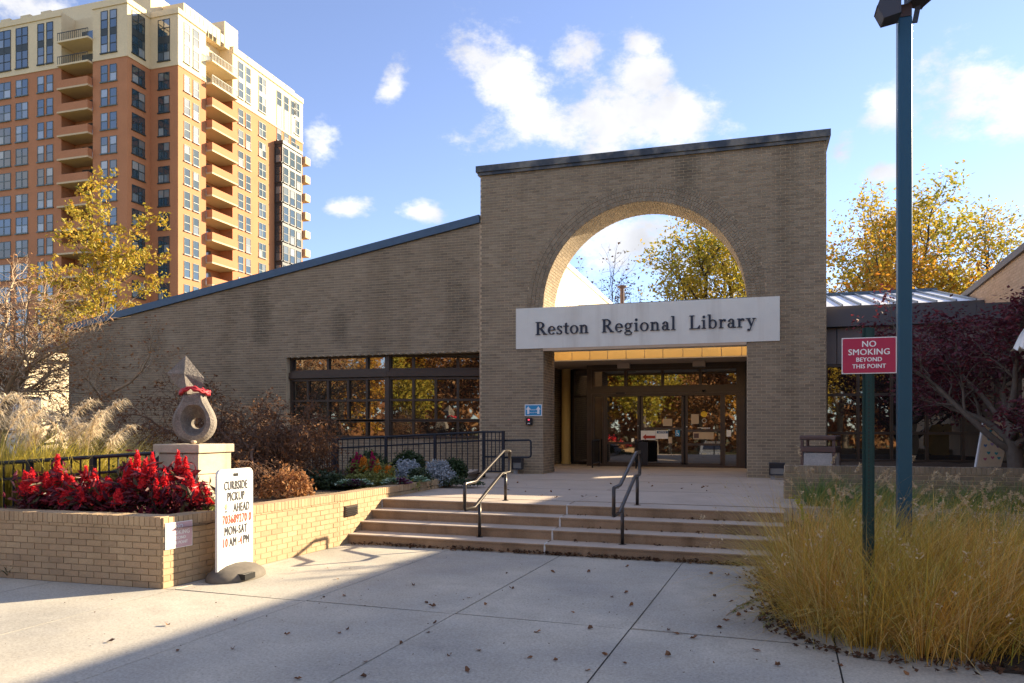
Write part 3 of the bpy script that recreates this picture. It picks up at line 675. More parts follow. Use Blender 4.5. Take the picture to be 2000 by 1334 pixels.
for x0, x1, rails, dy in ((-4.19, -3.17, (1.25,), .02), (-3.13, -1.90, (1.68,), .05), (-1.84, -.81, (1.62, 1.22), .02)):
    zs = [PZ + .05] + sorted(rails) + [2.655]
    d = window_wall(lib, 'sliding_door', (0, Yd + dy - .03, 0), (1, 0, 0), (0, -1, 0), [(a, b, [x0 + .03, x1 - .03]) for a, b in zip(zs[:-1], zs[1:])], bw=.062, fd=.05, back=.0)
    build('kick_rail', MB().box(x0, Yd + dy - .052, PZ + .012, x1, Yd + dy - .008, PZ + .12), 'bronze_frame', d); doors.append(d)
for x, z, d in ((-3.2, 1.75, 0), (-1.80, 1.72, 2)): build('knob', MB().lathe([(0, .03), (.02, .02), (.02, 0)], (x, Yd - .10, z), 10), 'white_plastic', doors[d])
build('door_sensor', MB().box(-3.85, Yd - .13, 2.70, -3.58, Yd - .092, 2.75), 'black', lib); build('camera_dome', MB().lathe([(0, -.06), (.04, -.045), (.06, 0)], (-1.32, Yd - .15, 2.78), 14), 'black', lib, smooth=True)
def notice(x0, y0, x1, y1, m, d, name='notice', dz=.0):
    a = at(x0, y0, Y=Yd - .03); b = at(x1, y1, Y=Yd - .03); return build(name, MB().box(a[0], Yd - .066 - dz, b[2], b[0], Yd - .060 - dz, a[2]), m, doors[d]), a, b
notice(1252, 841, 1281, 859, 'paper', 1); notice(1281.5, 840.5, 1305, 857, 'paper', 1, dz=.001); notice(1295, 818, 1313, 832, 'beige_paper', 1); notice(1305.5, 853.5, 1313, 866, 'beige_paper', 1, dz=.002)
notice(1319, 840, 1328, 852, 'sign_blue', 1, 'accessible_sign'); notice(1350, 809, 1365, 828, 'beige_paper', 2); notice(1354, 844, 1394, 858, 'beige_paper', 2); notice(1355.5, 846.5, 1365, 855.5, 'can_bronze', 2, 'notice_picture', .004)
notice(1419, 840, 1428, 853, 'paper', 2)
a = at(1255, 853.5, Y=Yd - .07); b = at(1280, 853.5, Y=Yd - .07); y = Yd - .076; w = b[0] - a[0]; z = a[2]
build('red_arrow', MB().prism([(a[0], y, z), (a[0] + .10, y, z + .085), (a[0] + .10, y, z + .04), (b[0], y, z + .04), (b[0], y, z - .04), (a[0] + .10, y, z - .04), (a[0] + .10, y, z - .085)], (0, .005, 0)), 'ink_red', doors[1])
a = at(1283, 842, Y=Yd - .07); b = at(1304, 846.5, Y=Yd - .07)
build('notice_band', MB().box(a[0], Yd - .0735, b[2], b[0], Yd - .0685, a[2]), 'sign_navy', doors[1]); text('lettering', 'NOTICE', .062, 'paper', doors[1], ((a[0] + b[0]) / 2, Yd - .076, b[2] + .010), (1, 0, 0), (0, 0, 1), .003, .001)
c = at(1323.3, 846, Y=Yd - .07); X, Z = c[0], c[2]; y = Yd - .072                          # wheelchair figure
mb = MB(); mb.prism([(X - .02 + .018 * math.cos(R(q)), y, Z + .062 + .018 * math.sin(R(q))) for q in range(0, 360, 40)], (0, .004, 0))
mb.prism([(X - .03, y - .0005, Z + .04), (X - .012, y - .0005, Z + .04), (X - .006, y - .0005, Z), (X + .03, y - .0005, Z), (X + .045, y - .0005, Z - .045), (X + .03, y - .0005, Z - .05), (X + .016, y - .0005, Z - .016), (X - .024, y - .0005, Z - .016)], (0, .004, 0))
for k in range(10):
    q0, q1 = R(150 + 24 * k), R(174 + 24 * k); f = [(X - .012 + r * math.cos(q), y - .001, Z - .028 + r * math.sin(q)) for r, q in ((.045, q0), (.045, q1), (.034, q1), (.034, q0))]; mb.hexa(f, [(p[0], p[1] + .004, p[2]) for p in f])
build('wheelchair_symbol', mb, 'paper', doors[1])
c = at(1375, 809, Y=Yd - .06); build('yellow_sticker', MB().prism([(c[0] + .085 * math.cos(R(q)), Yd - .066, c[2] + .085 * math.sin(R(q))) for q in range(0, 360, 15)], (0, .005, 0)), 'yellow', doors[2])
c = at(1375.5, 821.5, Y=Yd - .06); mb = MB()
for k in range(16):
    q0, q1 = R(22.5 * k), R(22.5 * (k + 1)); f = [(c[0] + r * math.cos(q), Yd - .066, c[2] + r * math.sin(q)) for r, q in ((.07, q0), (.07, q1), (.045, q1), (.045, q0))]; mb.hexa(f, [(p[0], p[1] + .005, p[2]) for p in f])
build('ring_sticker', mb, 'aggregate', doors[2])
c = at(1362, 834.5, Y=Yd - .06); build('sticker_strip', MB().box(c[0], Yd - .066, c[2] - .02, c[0] + .36, Yd - .061, c[2] - .008).box(c[0] + .1, Yd - .066, c[2] - .045, c[0] + .36, Yd - .061, c[2] - .033), 'paper', doors[2])
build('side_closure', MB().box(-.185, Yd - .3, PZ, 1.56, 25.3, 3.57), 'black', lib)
# dark glazed recess left of the doors
window_wall(lib, 'recess_glazing', (0, 24.3, 0), (1, 0, 0), (0, -1, 0), [(PZ + .05, 2.7, [-5.45, -4.8]), (2.7, 3.55, [-5.45, -4.8])], bw=.06)
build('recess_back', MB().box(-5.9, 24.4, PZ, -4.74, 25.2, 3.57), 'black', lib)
mb = MB().box(-5.895, 22.3, 1.9, -5.87, 22.48, 2.25); build('wall_plate', mb, 'beige_paper', lib); build('wall_plate', MB().box(-5.895, 23.1, 1.55, -5.87, 23.24, 1.95), 'beige_paper', lib)
for px in (1218.5, 1365.5):
    c = at(px, 713, Y=22.4); cl = build('ceiling_light', MB().box(c[0] - .17, 22.25, 3.42, c[0] + .17, 22.5, 3.575), 'soffit_paint', lib, bevel=.008); build('lens', MB().box(c[0] - .15, 22.27, 3.405, c[0] + .15, 22.48, 3.418), 'lens', cl)

# ---- low glazed wing on the right, its roof and the gable wall
build('low_wing', MB().box(1.575, 19.02, .5, 5.49, 21.98, .93).box(1.575, 19.16, .93, 5.49, 21.98, 4.28), 'black', lib)
us = [1.62, 2.29, 2.98, 3.69, 4.4, 5.05, 5.46]
window_wall(lib, 'low_wing_window', (0, 19.08, 0), (1, 0, 0), (0, -1, 0), [(.95, 1.57, us), (1.57, 2.44, us), (2.44, 3.10, us)], bw=.06)
for a, b in zip([1.58, 1.84, 2.98, 3.69, 4.4, 5.05], [1.84, 2.98, 3.69, 4.4, 5.05, 5.49]): build('spandrel_panel', MB().box(a + .008, 19.03, 3.14, b - .008, 19.15, 3.965), 'spandrel', lib)
for a, b in ((1.575, 3.05), (3.05, 4.6), (4.6, 5.49)): build('fascia_board', MB().box(a + .003, 18.86, 3.97, b - .003, 19.15, 4.36), 'grey_fascia', lib)
build('upper_wall', MB().box(1.3, 22.0, 4.2, 5.48, 22.2, 4.86), 'tan_wall', lib)
ang = math.atan2(1.08, 5.0)
build('standing_seam_roof', MB().prism([(1.25, 21.86, 4.86), (1.25, 26.95, 5.96), (1.25, 26.95, 5.90), (1.25, 21.86, 4.78)], (4.24, 0, 0)), 'roof_metal', lib)
for k in range(10): build('roof_seam', MB().obox((1.35 + .44 * k, 21.84, 4.862), (.035, 0, 0), (0, 5.1, 1.102), (0, 0, .05)), 'roof_rib', lib)
build('eave_gutter', MB().box(1.25, 21.76, 4.74, 5.48, 21.85, 4.855), 'grey_fascia', lib)
GT = lambda y: 5.26 + .045 * (25.7 - y)
build('gable_wall', MB().prism([(5.512, 7.2, -.1), (5.512, 27.6, -.1), (5.512, 27.6, GT(27.6) - .16), (5.512, 7.2, GT(7.2) - .16)], (3.2, 0, 0)), 'tan_wall', lib)  # near length is unseen, added to keep the pavement in shade
sink = []; lay(sink, (5.512, 7.2, 0), (0, 1, 0), (-1, 0, 0), 4.0, 6.0, lambda v: [(10.5, min(20.4, max(10.6, (5.26 - .16 - v) / .045 + 18.5)))] if v > GT(27.6) - .18 else [(10.5, 20.4)]); mat('lit_gable_brick', island=[(.58, .43, .30), (.64, .48, .34), (.54, .39, .27)], rough=.9, var=.08)  # brick made paler: light bounced off the roof is put into its colour
emit(sink, lib, 'lit_gable_brick', 0, stuff='gable_brickwork')
build('gable_coping', MB().prism([(5.44, 7.1, GT(7.1) - .155), (5.44, 27.6, GT(27.6) - .155), (5.44, 27.6, GT(27.6)), (5.44, 7.1, GT(7.1))], (3.4, 0, 0)), 'spandrel', lib)

# ---- signs and boxes on the piers, floodlights, door guards
a = at(1025, 790, Y=FY - .02); b = at(1058.5, 812.5, Y=FY - .02)
sg = thing('wall_sign', 'blue sign with two white up arrows on the left brick pier', 'sign', ((a[0] + b[0]) / 2, FY - .02, b[2]))
build('border', MB().box(a[0], FY - .022, b[2], b[0], FY - .004, a[2]), 'sign_white', sg); build('panel', MB().box(a[0] + .02, FY - .026, b[2] + .02, b[0] - .02, FY - .0225, a[2] - .02), 'sign_blue', sg)
for x in (a[0] + .09, b[0] - .09):
    z0 = b[2] + .05; y = FY - .03
    build('arrow', MB().prism([(x, y, z0 + .19), (x - .06, y, z0 + .11), (x - .028, y, z0 + .11), (x - .028, y, z0), (x + .028, y, z0), (x + .028, y, z0 + .11), (x + .06, y, z0 + .11)], (0, .004, 0)), 'sign_white', sg)
mx = (a[0] + b[0]) / 2
text('lettering', 'Return', .062, 'sign_white', sg, (mx, FY - .029, b[2] + .14), (1, 0, 0), (0, 0, 1), .003); text('lettering', 'Materials Here', .042, 'sign_white', sg, (mx, FY - .0293, b[2] + .075), (1, 0, 0), (0, 0, 1), .003)
a = at(1027, 816.5, Y=FY - .05); b = at(1039.5, 830, Y=FY - .05)
bx = thing('card_reader', 'small black reader box with a red light below the blue sign', 'reader', ((a[0] + b[0]) / 2, FY - .05, b[2]))
build('body', MB().box(a[0], FY - .07, b[2], b[0], FY - .002, a[2]), 'black', bx, bevel=.01); mx = (a[0] + b[0]) / 2
mat('red_led', (.5, .02, .03), .4, emit=((1, .05, .1), .8)); build('lamp', MB().box(mx - .02, FY - .076, a[2] - .055, mx + .02, FY - .071, a[2] - .03), 'red_led', bx); build('label_plate', MB().box(mx - .03, FY - .076, b[2] + .03, mx + .03, FY - .071, b[2] + .05), 'sign_white', bx)
def flood(px0, py0, px1, py1, label, Y):
    a = at(px0, py0, Y=Y); b = at(px1, py1, Y=Y); x0, x1, z0, z1 = a[0], b[0], max(b[2], PZ + .04), a[2]
    t = thing('floodlight', label, 'floodlight', ((x0 + x1) / 2, Y, z0), 'floodlights at the foot of the piers')
    build('housing', MB().add([(x0, Y, z1), (x1, Y, z1), (x1, Y + .22, z1), (x0, Y + .22, z1), (x0, Y, z0), (x1, Y, z0), (x1, Y + .22, z0), (x0, Y + .22, z0), (x0 + .02, Y + .06, z1 - .11), (x1 - .02, Y + .06, z1 - .11), (x1 - .02, Y + .06, z0 + .03), (x0 + .02, Y + .06, z0 + .03)],
        [(3, 2, 1, 0), (4, 5, 6, 7), (1, 2, 6, 5), (3, 0, 4, 7), (2, 3, 7, 6), (0, 1, 9, 8), (1, 5, 10, 9), (5, 4, 11, 10), (4, 0, 8, 11)]), 'lamp_head', t)
    build('visor', MB().obox((x0 - .01, Y - .03, z1 + .001), (x1 - x0 + .02, 0, 0), (0, .24, 0), (0, 0, .014)), 'lamp_head', t)
    build('lens', MB().add([(x0 + .02, Y + .061, z0 + .03), (x1 - .02, Y + .061, z0 + .03), (x1 - .02, Y + .061, z1 - .11), (x0 + .02, Y + .061, z1 - .11)], [(0, 1, 2, 3)]), 'lens', t)
    build('foot', MB().box(x0 + .03, Y + .08, PZ, x0 + .12, Y + .16, z0), 'aggregate', t)
flood(999, 895, 1018, 917, 'dark floodlight box on the ground by the left brick pier', 18.1)
flood(1502.5, 905, 1533, 929, 'dark floodlight box on the ground before the right brick pier', 17.75)
def guard(px0, px1, label, solid):
    Y = 21.75; a = at(px0, 862, Y=Y); b = at(px1, 862, Y=Y); t = thing('door_guard_rail', label, 'guard rail', ((a[0] + b[0]) / 2, Y, PZ), 'guard rails before the sliding doors')
    mb = MB().tube([(a[0], Y, PZ), (a[0], Y, PZ + .78)], .022, 8); build('post', mb, 'black', t); build('post', MB().tube([(a[0], Y + 1.0, PZ), (a[0], Y + 1.0, PZ + .78)], .022, 8), 'black', t)
    build('top_rail', MB().tube([(a[0], Y, PZ + .78), (a[0], Y + 1.0, PZ + .78)], .022, 8), 'black', t); build('bottom_rail', MB().tube([(a[0], Y, PZ + .12), (a[0], Y + 1.0, PZ + .12)], .015, 8), 'black', t)
    for k in range(1, 8): build('picket', MB().tube([(a[0], Y + k * .125, PZ + .12), (a[0], Y + k * .125, PZ + .78)], .008, 6), 'black', t)
    if solid: build('panel', MB().box(a[0] + .03, Y + .1, PZ + .1, b[0], Y + .16, PZ + .74), 'black', t)
guard(1157, 1180, 'black guard rail left of the sliding doors by the bronze post', False)
guard(1242, 1264, 'black guard rail with a dark panel between the sliding doors', True)

# ================================================================== APARTMENT TOWER
tw = thing('apartment_tower', 'tall orange brick apartment tower with a cream top behind the library', 'apartment tower', (-78, 90, 0))
TB, TT = 47.6, 54.5; FL = 2.96
def zc(k): return 45.75 - FL * k                          # centre of the windows of floor k, counted down from the cream band
YA, YC, XK, XN = 76.9, 80.7, -68.9, -73.2
blocks = [(-112, YA, -83.5, 108), (-83.5, 79.0, -78.5, 108), (-78.5, YA, XN, 108), (XN, YC, XK, 85.9), (XN, 85.9, -71.0, 91.4), (XN, 91.4, XK, 109.0)]
mb = MB(); mc = MB()
for x0, y0, x1, y1 in blocks: mb.box(x0, y0, -2, x1, y1, TB); mc.box(x0, y0, TB + .001, x1, y1, TT)
build('brick_wall', mb, 'tower_brick', tw); build('cream_wall', mc, 'tower_cream', tw)
mb = MB()
for x0, y0, x1, y1 in ((-112, YA, -83.5, 0), (-78.5, YA, XN, 0)): mb.box(x0 - .0, y0 - .14, TT - .55, x1 + .12, y0 - .004, TT + .15); mb.box(x0, y0 - .1, TB - .15, x1 + .08, y0 - .004, TB + .15)
mb.box(XN + .13, YC - .14, TT - .55, XK + .14, YC - .004, TT + .15); mb.box(XN + .13, YC - .1, TB - .15, XK + .1, YC - .004, TB + .15)
for y0, y1 in ((YC, 85.9), (91.4, 109)): mb.box(XK + .004, y0, TT - .55, XK + .14, y1, TT + .15); mb.box(XK + .004, y0, TB - .15, XK + .1, y1, TB + .15)
mb.box(XN + .004, YA, TT - .55, XN + .13, YC - .15, TT + .15); mb.box(XN + .004, YA, TB - .15, XN + .1, YC - .11, TB + .15)
build('cornice', mb, 'tower_cream', tw)
mb = MB().box(-90, 81, TT + .01, -73.4, 100, TT + 3.2).box(-73.3, 83, TT + .01, -70, 90.5, TT + 2.2).box(-73.3, 90.6, TT + .01, -69.6, 93.5, TT + 3.6).box(-73.3, 93.6, TT + .01, -69.8, 108, TT + 1.2)
for x in np.arange(-111, -84, 3.4): mb.box(x, YA + .3, TT + .16, x + 1.6, YA + .7, TT + .75)
for y in np.arange(92, 108, 3.2): mb.box(XK - .7, y, TT + .16, XK - .3, y + 1.6, TT + .7)
build('penthouse', mb, 'tower_cream', tw)['kind'] = 'stuff'
gl = MB()
for k in range(9): gl.box(-69.35, 82.6 + k * .85, TT + .16, -69.3, 83.3 + k * .85, TT + 1.3)
build('roof_rail', gl, 'tower_frame_dark', tw)
protos = {}
def twin(w, h, axis, mull, fm, tall=False):
    """a window with frame, mullion, meeting rail, sill and panes, facing -y or +x, centred on its own origin"""
    key = (w, h, axis, mull, fm, tall)
    if key not in protos:
        fr = MB(); pn = []; t = .09; sp = []
        def bx(m, a, b, z0, z1, d0, d1):
            if axis == 'y': m.box(a, -d1, z0, b, -d0, z1)
            else: m.box(d0, a, z0, d1, b, z1)
        xs = [-w / 2 + i * w / mull for i in range(mull + 1)]
        for x in xs: bx(fr, max(-w / 2, x - t / 2), min(w / 2, x + t / 2), -h / 2, h / 2, .004, .075)
        zs = [-h / 2, 0, h / 2] if not tall else [-h / 2, -h / 2 + 1.1, -h / 2 + 2.2, h / 2 - 2.2, h / 2 - 1.1, h / 2]
        for z in zs: bx(fr, -w / 2 + .001, w / 2 - .001, max(-h / 2, z - t / 2), min(h / 2, z + t / 2), .005, .07)
        bx(fr, -w / 2 - .1, w / 2 + .1, -h / 2 - .14, -h / 2 - .002, .004, .16)
        for a, b in zip(xs[:-1], xs[1:]):
            for i, (c, d) in enumerate(zip(zs[:-1], zs[1:])):
                if tall and i == 2: bx(fr, a + t / 2, b - t / 2, c + t / 2, d - t / 2, .004, .05)
                else: m = MB(); bx(m, a + t / 2, b - t / 2, c + t / 2, d - t / 2, .004, .03); pn.append(m)
        o = build('window', fr, fm); COL.objects.unlink(o)
        ms = [build('pane', m, 'tower_glass') for m in pn]
        for m in ms: COL.objects.unlink(m)
        protos[key] = (o, ms)
    return protos[key]
base = Vector((-78, 90, 0))
def put(p, w, h, axis, mull, fm='tower_frame', tall=False):
    o, ms = twin(w, h, axis, mull, fm, tall); c = o.copy(); COL.objects.link(c); c.parent = tw; c.location = Vector(p) - base
    for m in ms: q = m.copy(); COL.objects.link(q); q.parent = c
def yX(px): v = ray(px, 500); return XK / v[0] * v[1]
def xY(px, Y): v = ray(px, 500); return Y / v[1] * v[0]
front = [(xY(8, YA), 2.3, 2), (xY(43, YA), 2.0, 2), (xY(80, YA), 1.05, 1), (xY(97.5, YA), 1.05, 1), (xY(204, YA), 1.05, 1), (xY(221.5, YA), 1.05, 1), (xY(-30, YA), 1.05, 1), (xY(-47, YA), 1.05, 1)]
side = [(yX(365), 1.05, 1), (yX(382.5), 1.05, 1), (yX(470), 1.1, 1), (yX(484.5), 1.1, 1), (yX(512), 1.7, 2), (yX(579), 1.5, 2)]
for k in range(0, 14):
    z = zc(k)
    for x, w, m in front: put((x, YA, z), w, 2.05, 'y', m)
    put(((XN + XK) / 2, YC, z), 1.7, 2.05, 'y', 2, 'tower_frame_dark'); put((XN, (YA + YC) / 2 - .1, z), 2.1, 2.05, 'x', 2, 'tower_frame_dark')
    for y, w, m in side: put((XK, y, z), w, 2.05, 'x', m)
for x, w, m in front: put((x, YA, 50.9), w, 5.2, 'y', m, 'tower_frame_dark', True)
put(((XN + XK) / 2, YC, 50.9), 1.8, 5.2, 'y', 2, 'tower_frame_dark', True); put((XN, (YA + YC) / 2 - .1, 50.9), 2.1, 5.2, 'x', 2, 'tower_frame_dark', True)
for y, w, m in side: put((XK, y, 50.9), w, 5.0, 'x', m, 'tower_frame', True)
# balconies
for k in range(-2, 14):
    z = zc(k) - 1.25; top = k < 0
    b = build('balcony', MB().box(-83.45, YA - .75, z - .22, -78.55, 78.99, z), 'tower_cream' if top else 'tower_slab', tw)
    if top:
        mb = MB().box(-83.4, YA - .72, z + .95, -78.6, YA - .65, z + 1.02)
        for x in np.arange(-83.4, -78.6, .3): mb.box(x, YA - .70, z, x + .05, YA - .66, z + .96)
        build('balcony_rail', mb, 'tower_frame_dark', b)
    else: build('parapet', MB().box(-83.45, YA - .75, z + .002, -78.55, YA - .60, z + .95).box(-83.45, YA - .598, z + .002, -83.3, YA - .01, z + .95).box(-78.7, YA - .598, z + .002, -78.55, YA - .01, z + .95), 'tower_brick', b)
    build('balcony_door', MB().box(-82.3, 78.9, z + .01, -80.3, 78.992, z + 2.3), 'tower_glass', b)
    build('balcony_door', MB().box(-79.7, 78.9, z + .9, -79.0, 78.992, z + 2.3), 'tower_glass', b)
    b = build('balcony', MB().box(-70.99, 85.95, z - .22, XK + .95, 91.35, z), 'tower_cream' if top else 'tower_slab', tw)
    if top:
        mb = MB().box(XK + .85, 86, z + .95, XK + .92, 91.3, z + 1.02)
        for y in np.arange(86, 91.3, .3): mb.box(XK + .86, y, z, XK + .90, y + .05, z + .96)
        build('balcony_rail', mb, 'tower_frame', b)
    else: build('parapet', MB().box(XK + .8, 85.95, z + .002, XK + .95, 91.35, z + .95).box(XK + .01, 85.95, z + .002, XK + .799, 86.1, z + .95).box(XK + .01, 91.2, z + .002, XK + .799, 91.35, z + .95), 'tower_brick', b)
    build('balcony_door', MB().box(-70.99, 87.2, z + .01, -70.92, 89.4, z + 2.3), 'tower_glass', b)
# glazed bay on the sunny side
ya, yb = yX(536), yX(574); zt = 44.7
build('bay_core', MB().box(XK + .004, ya, -2, XK + 1.4, yb, zt).box(XK + .004, ya - .1, zt + .001, XK + 1.55, yb + .1, zt + .5), 'tower_metal', tw)
for k in range(0, 15):
    z = zt - .3 - FL * k - 1.3; n = 3; w = (yb - ya) / n
    for i in range(n): put((XK + 1.4, ya + (i + .5) * w, z), w - .5, 2.3, 'x', 1, 'tower_metal')
    put((XK + .75, ya, z), 1.0, 2.3, 'y', 1, 'tower_metal')
for i in range(3): put((XK, ya + 1.2 + i * 1.9, 49.4), 1.2, 7.5, 'x', 1, 'tower_metal', True)
for k in range(0, 14, 1): build('balcony', MB().box(-70.5, 109.01, zc(k) - 1.45, XK + .5, 110.4, zc(k) - .3), 'tower_slab', tw)

# low pale building far left
lb = thing('low_building', 'low pale building with a sunlit side wall beyond the bare tree', 'building', (-33, 27, 0))
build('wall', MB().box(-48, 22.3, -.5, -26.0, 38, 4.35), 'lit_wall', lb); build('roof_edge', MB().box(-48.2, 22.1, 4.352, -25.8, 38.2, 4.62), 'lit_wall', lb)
build('door', MB().box(-25.996, 25.2, -.3, -25.93, 27.6, 2.4), 'white_plastic', lb)
wb = thing('white_cabinet', 'white utility cabinet behind the plume grass at the far wall', 'cabinet', (-20.9, 17.6, 0))
build('body', MB().box(-21.4, 17.2, -.1, -20.3, 18.0, 2.62), 'white_plastic', wb, bevel=.02); build('dark_label', MB().box(-20.55, 17.18, 1.9, -20.35, 17.197, 2.15), 'black', wb)

# ================================================================== TREES
class Tree:
    def __init__(s, seed): s.r = random.Random(seed); s.wood = MB(); s.tips = []; s.minz = None
    def limb(s, p, d, L, r0, lv, spec):
        """spec[lv] = (segments, wiggle, upward pull, children, child length ratio, child angle, start, end radius ratio)"""
        n, wig, up, kids, ratio, ang, start, er = spec[lv][:8]
        pts = [Vector(p)]; dirs = []; d = Vector(d).normalized()
        for i in range(n):
            d = (d + Vector((s.r.gauss(0, wig), s.r.gauss(0, wig), s.r.gauss(0, wig) + up))).normalized(); pts.append(pts[-1] + d * L / n); dirs.append(d.copy())
        rad = [r0 * (1 - (1 - er) * i / n) for i in range(n + 1)]
        s.wood.tube(pts, rad, 8 if lv == 0 else 6 if r0 > .03 else 4 if r0 > .012 else 3, cap=False)
        if lv + 1 >= len(spec):
            s.tips += [(pts[i], dirs[min(i, n - 1)]) for i in range(max(1, n // 2), n + 1)]; return
        if lv + 2 >= len(spec): s.tips += [(pts[-1], d)]
        for k in range(kids):
            t = start + (1 - start) * (k + s.r.uniform(.1, .9)) / kids; i = min(n - 1, int(t * n)); f = t * n - i
            q = pts[i].lerp(pts[i + 1], f); ax = dirs[i].orthogonal().normalized(); b = dirs[i].cross(ax); a = k * 2.4 + s.r.uniform(-.6, .6)
            side = ax * math.cos(a) + b * math.sin(a); an = R(ang * s.r.uniform(.75, 1.25))
            nd_ = dirs[i] * math.cos(an) + side * math.sin(an)
            if lv == 1 and s.minz is not None: nd_.z = max(nd_.z, s.minz)
            s.limb(q, nd_, L * ratio * s.r.uniform(.7, 1.2) * (1 - .35 * t if lv == 0 else 1), max(.004, rad[i] * s.r.uniform(.45, .65)), lv + 1, spec)
        if len(spec[lv]) < 9: s.limb(pts[-1], d, L * ratio * .8, rad[-1], lv + 1, spec)
def leaves(centers, per, spread, size, flat=0., seed=1, asp=.55, dirs=None):
    """many small leaf faces scattered round the given points"""
    g = np.random.default_rng(seed); c = np.repeat(np.array(centers, float).reshape(-1, 3), per, 0); n = len(c)
    c = c + g.normal(0, 1, (n, 3)) * np.array([spread, spread, spread * (1 - flat * .5)])
    a = g.normal(0, 1, (n, 3)); a[:, 2] *= 1 - flat; a /= np.linalg.norm(a, axis=1)[:, None]
    b = g.normal(0, 1, (n, 3)); b[:, 2] *= 1 - flat; b -= a * (a * b).sum(1)[:, None]; b /= np.linalg.norm(b, axis=1)[:, None]
    s = size * g.uniform(.6, 1.3, n)[:, None]
    nn = np.cross(a, b) * s * .18
    V = np.stack([c - a * s, c - b * s * asp + nn, c + a * s, c + b * s * asp + nn], 1).reshape(-1, 3)
    F = np.arange(4 * n).reshape(n, 4); return V, F
def tree(name, label, loc, spec, L, r, leaf, per, spread, size, bark, seed, group=None, d0=(0, 0, 1), flat=.3, keep=1.0, cat='tree', parts=('trunk', 'crown'), minz=None):
    T = Tree(seed); T.minz = minz; T.limb((0, 0, 0), d0, L, r, 0, spec)
    t = thing(name, label, cat, loc, group)
    mb = T.wood; off = np.array(loc); mb.V = [tuple(np.array(v) + off) for v in mb.V]
    build(parts[0], mb, bark, t, smooth=True)
    tips = [p for p, d in T.tips]; T.r.shuffle(tips); tips = tips[:int(len(tips) * keep)]
    if leaf and tips:
        V, F = leaves(tips, per, spread, size, flat, seed); build(parts[1], (V + off, F), leaf, t)
    return t, [Vector(p) + Vector(loc) for p in tips]
def gpos(px, d, z=0): v = ray(px, 800); p = C0 + v * d; return (p[0], p[1], z)

deci = [(7, .07, .02, 9, .48, 42, .32, .35), (6, .13, .05, 6, .52, 40, .25, .35), (5, .17, .04, 5, .55, 42, .2, .4), (4, .2, .02, 0, 0, 0, 0, .4)]
# the yellow-green conifer-shaped tree before the tower
gk = [(10, .02, .02, 30, .34, 64, .22, .12), (6, .10, .06, 9, .30, 55, .12, .3), (3, .2, .05, 0, 0, 0, 0, .5)]
tree('ginkgo_tree', 'yellow-green tiered tree standing before the brick tower', gpos(190, 35, -.5), gk, 10.6, .19, 'leaf_ginkgo', 9, .12, .10, 'bark_grey', 21, flat=.2)
# bare tan tree at the left edge
bare = [(4, .12, .0, 9, 1.55, 50, .3, .6, 0), (7, .15, .02, 9, .5, 48, .2, .35), (6, .2, -.01, 8, .55, 45, .15, .35), (5, .22, -.03, 6, .6, 42, .2, .4), (4, .25, -.05, 0, 0, 0, 0, .6)]
tree('bare_tree', 'bare spreading tree with sunlit tan twigs left of the wing wall', gpos(30, 17.5, -.1), bare, 2.4, .17, 'leaf_rust', 1, .10, .04, 'bark_tan', 33, keep=.3, d0=(.1, 0, 1))
# trees on the right and in the arch
for px, dd, h, sd, lf, lab, per, sz in ((1665, 46, 9.4, 3, 'leaf_green_gold', 'green and gold tree nearest the arch wall behind the low wing', 5, .13), (1740, 44, 10.2, 4, 'leaf_green_gold', 'tall green-gold tree behind the lamp pole', 5, .13), (1830, 47, 11.3, 5, 'leaf_green_gold', 'wide airy tree with green tips right of the lamp pole', 5, .13),
        (1925, 45, 9.4, 6, 'leaf_green_gold', 'sparse yellowing tree above the gable wall', 5, .12)):
    tree('autumn_tree', lab, gpos(px, dd), deci, h, .26, lf, per, .34, sz, 'bark_dark', sd, 'autumn trees behind the library')
for px, dd, h, sd, lab in ((1640, 40, 7.0, 13, 'low orange tree beside the arch wall edge'), (1700, 40, 7.4, 14, 'low orange tree left of the lamp pole'), (1800, 41, 7.0, 15, 'low orange tree right of the lamp pole'), (1880, 42, 6.8, 16, 'low rusty tree beside the gable slope')):
    tree('orange_tree', lab, gpos(px, dd), [(5, .1, .02, 9, .6, 50, .3, .4), (5, .16, .04, 6, .55, 45, .2, .4), (4, .2, .03, 0, 0, 0, 0, .5)], h, .15, 'leaf_orange', 20, .42, .12, 'bark_dark', sd, 'low orange trees behind the library')
tree('autumn_tree', 'full gold-green tree seen through the right half of the arch', gpos(1340, 50), deci, 12.6, .3, 'leaf_green_gold', 6, .36, .13, 'bark_dark', 8, 'autumn trees behind the library')
tree('autumn_tree', 'second gold-green tree inside the arch by its right rim', gpos(1425, 52), deci, 12.2, .26, 'leaf_green_gold', 6, .34, .13, 'bark_dark', 9, 'autumn trees behind the library')
tree('thin_tree', 'nearly bare thin tree above the vent pipe in the arch', gpos(1242, 48), deci, 8.4, .16, 'leaf_brown', 1, .3, .09, 'bark_dark', 17, 'thin trees seen through the arch', keep=.5)
tree('thin_tree', 'small twiggy tree at the left inside the arch', gpos(1168, 52), deci, 8.6, .16, 'leaf_brown', 2, .3, .09, 'bark_dark', 18, 'thin trees seen through the arch', keep=.6)
# purple maple by the low wing
mp = [(4, .06, .05, 9, 3.0, 54, .25, .75, 0), (9, .09, .012, 10, .36, 46, .38, .3), (6, .16, .06, 7, .5, 45, .2, .4), (4, .2, .02, 0, 0, 0, 0, .5)]
tree('purple_maple', 'purple-leaved maple with spreading grey limbs behind the low brick wall', gpos(1988, 12.6, .90), mp, 1.0, .135, 'leaf_maple', 7, .10, .042, 'bark_grey', 44, flat=.55, d0=(-.06, 0, 1), minz=.22)
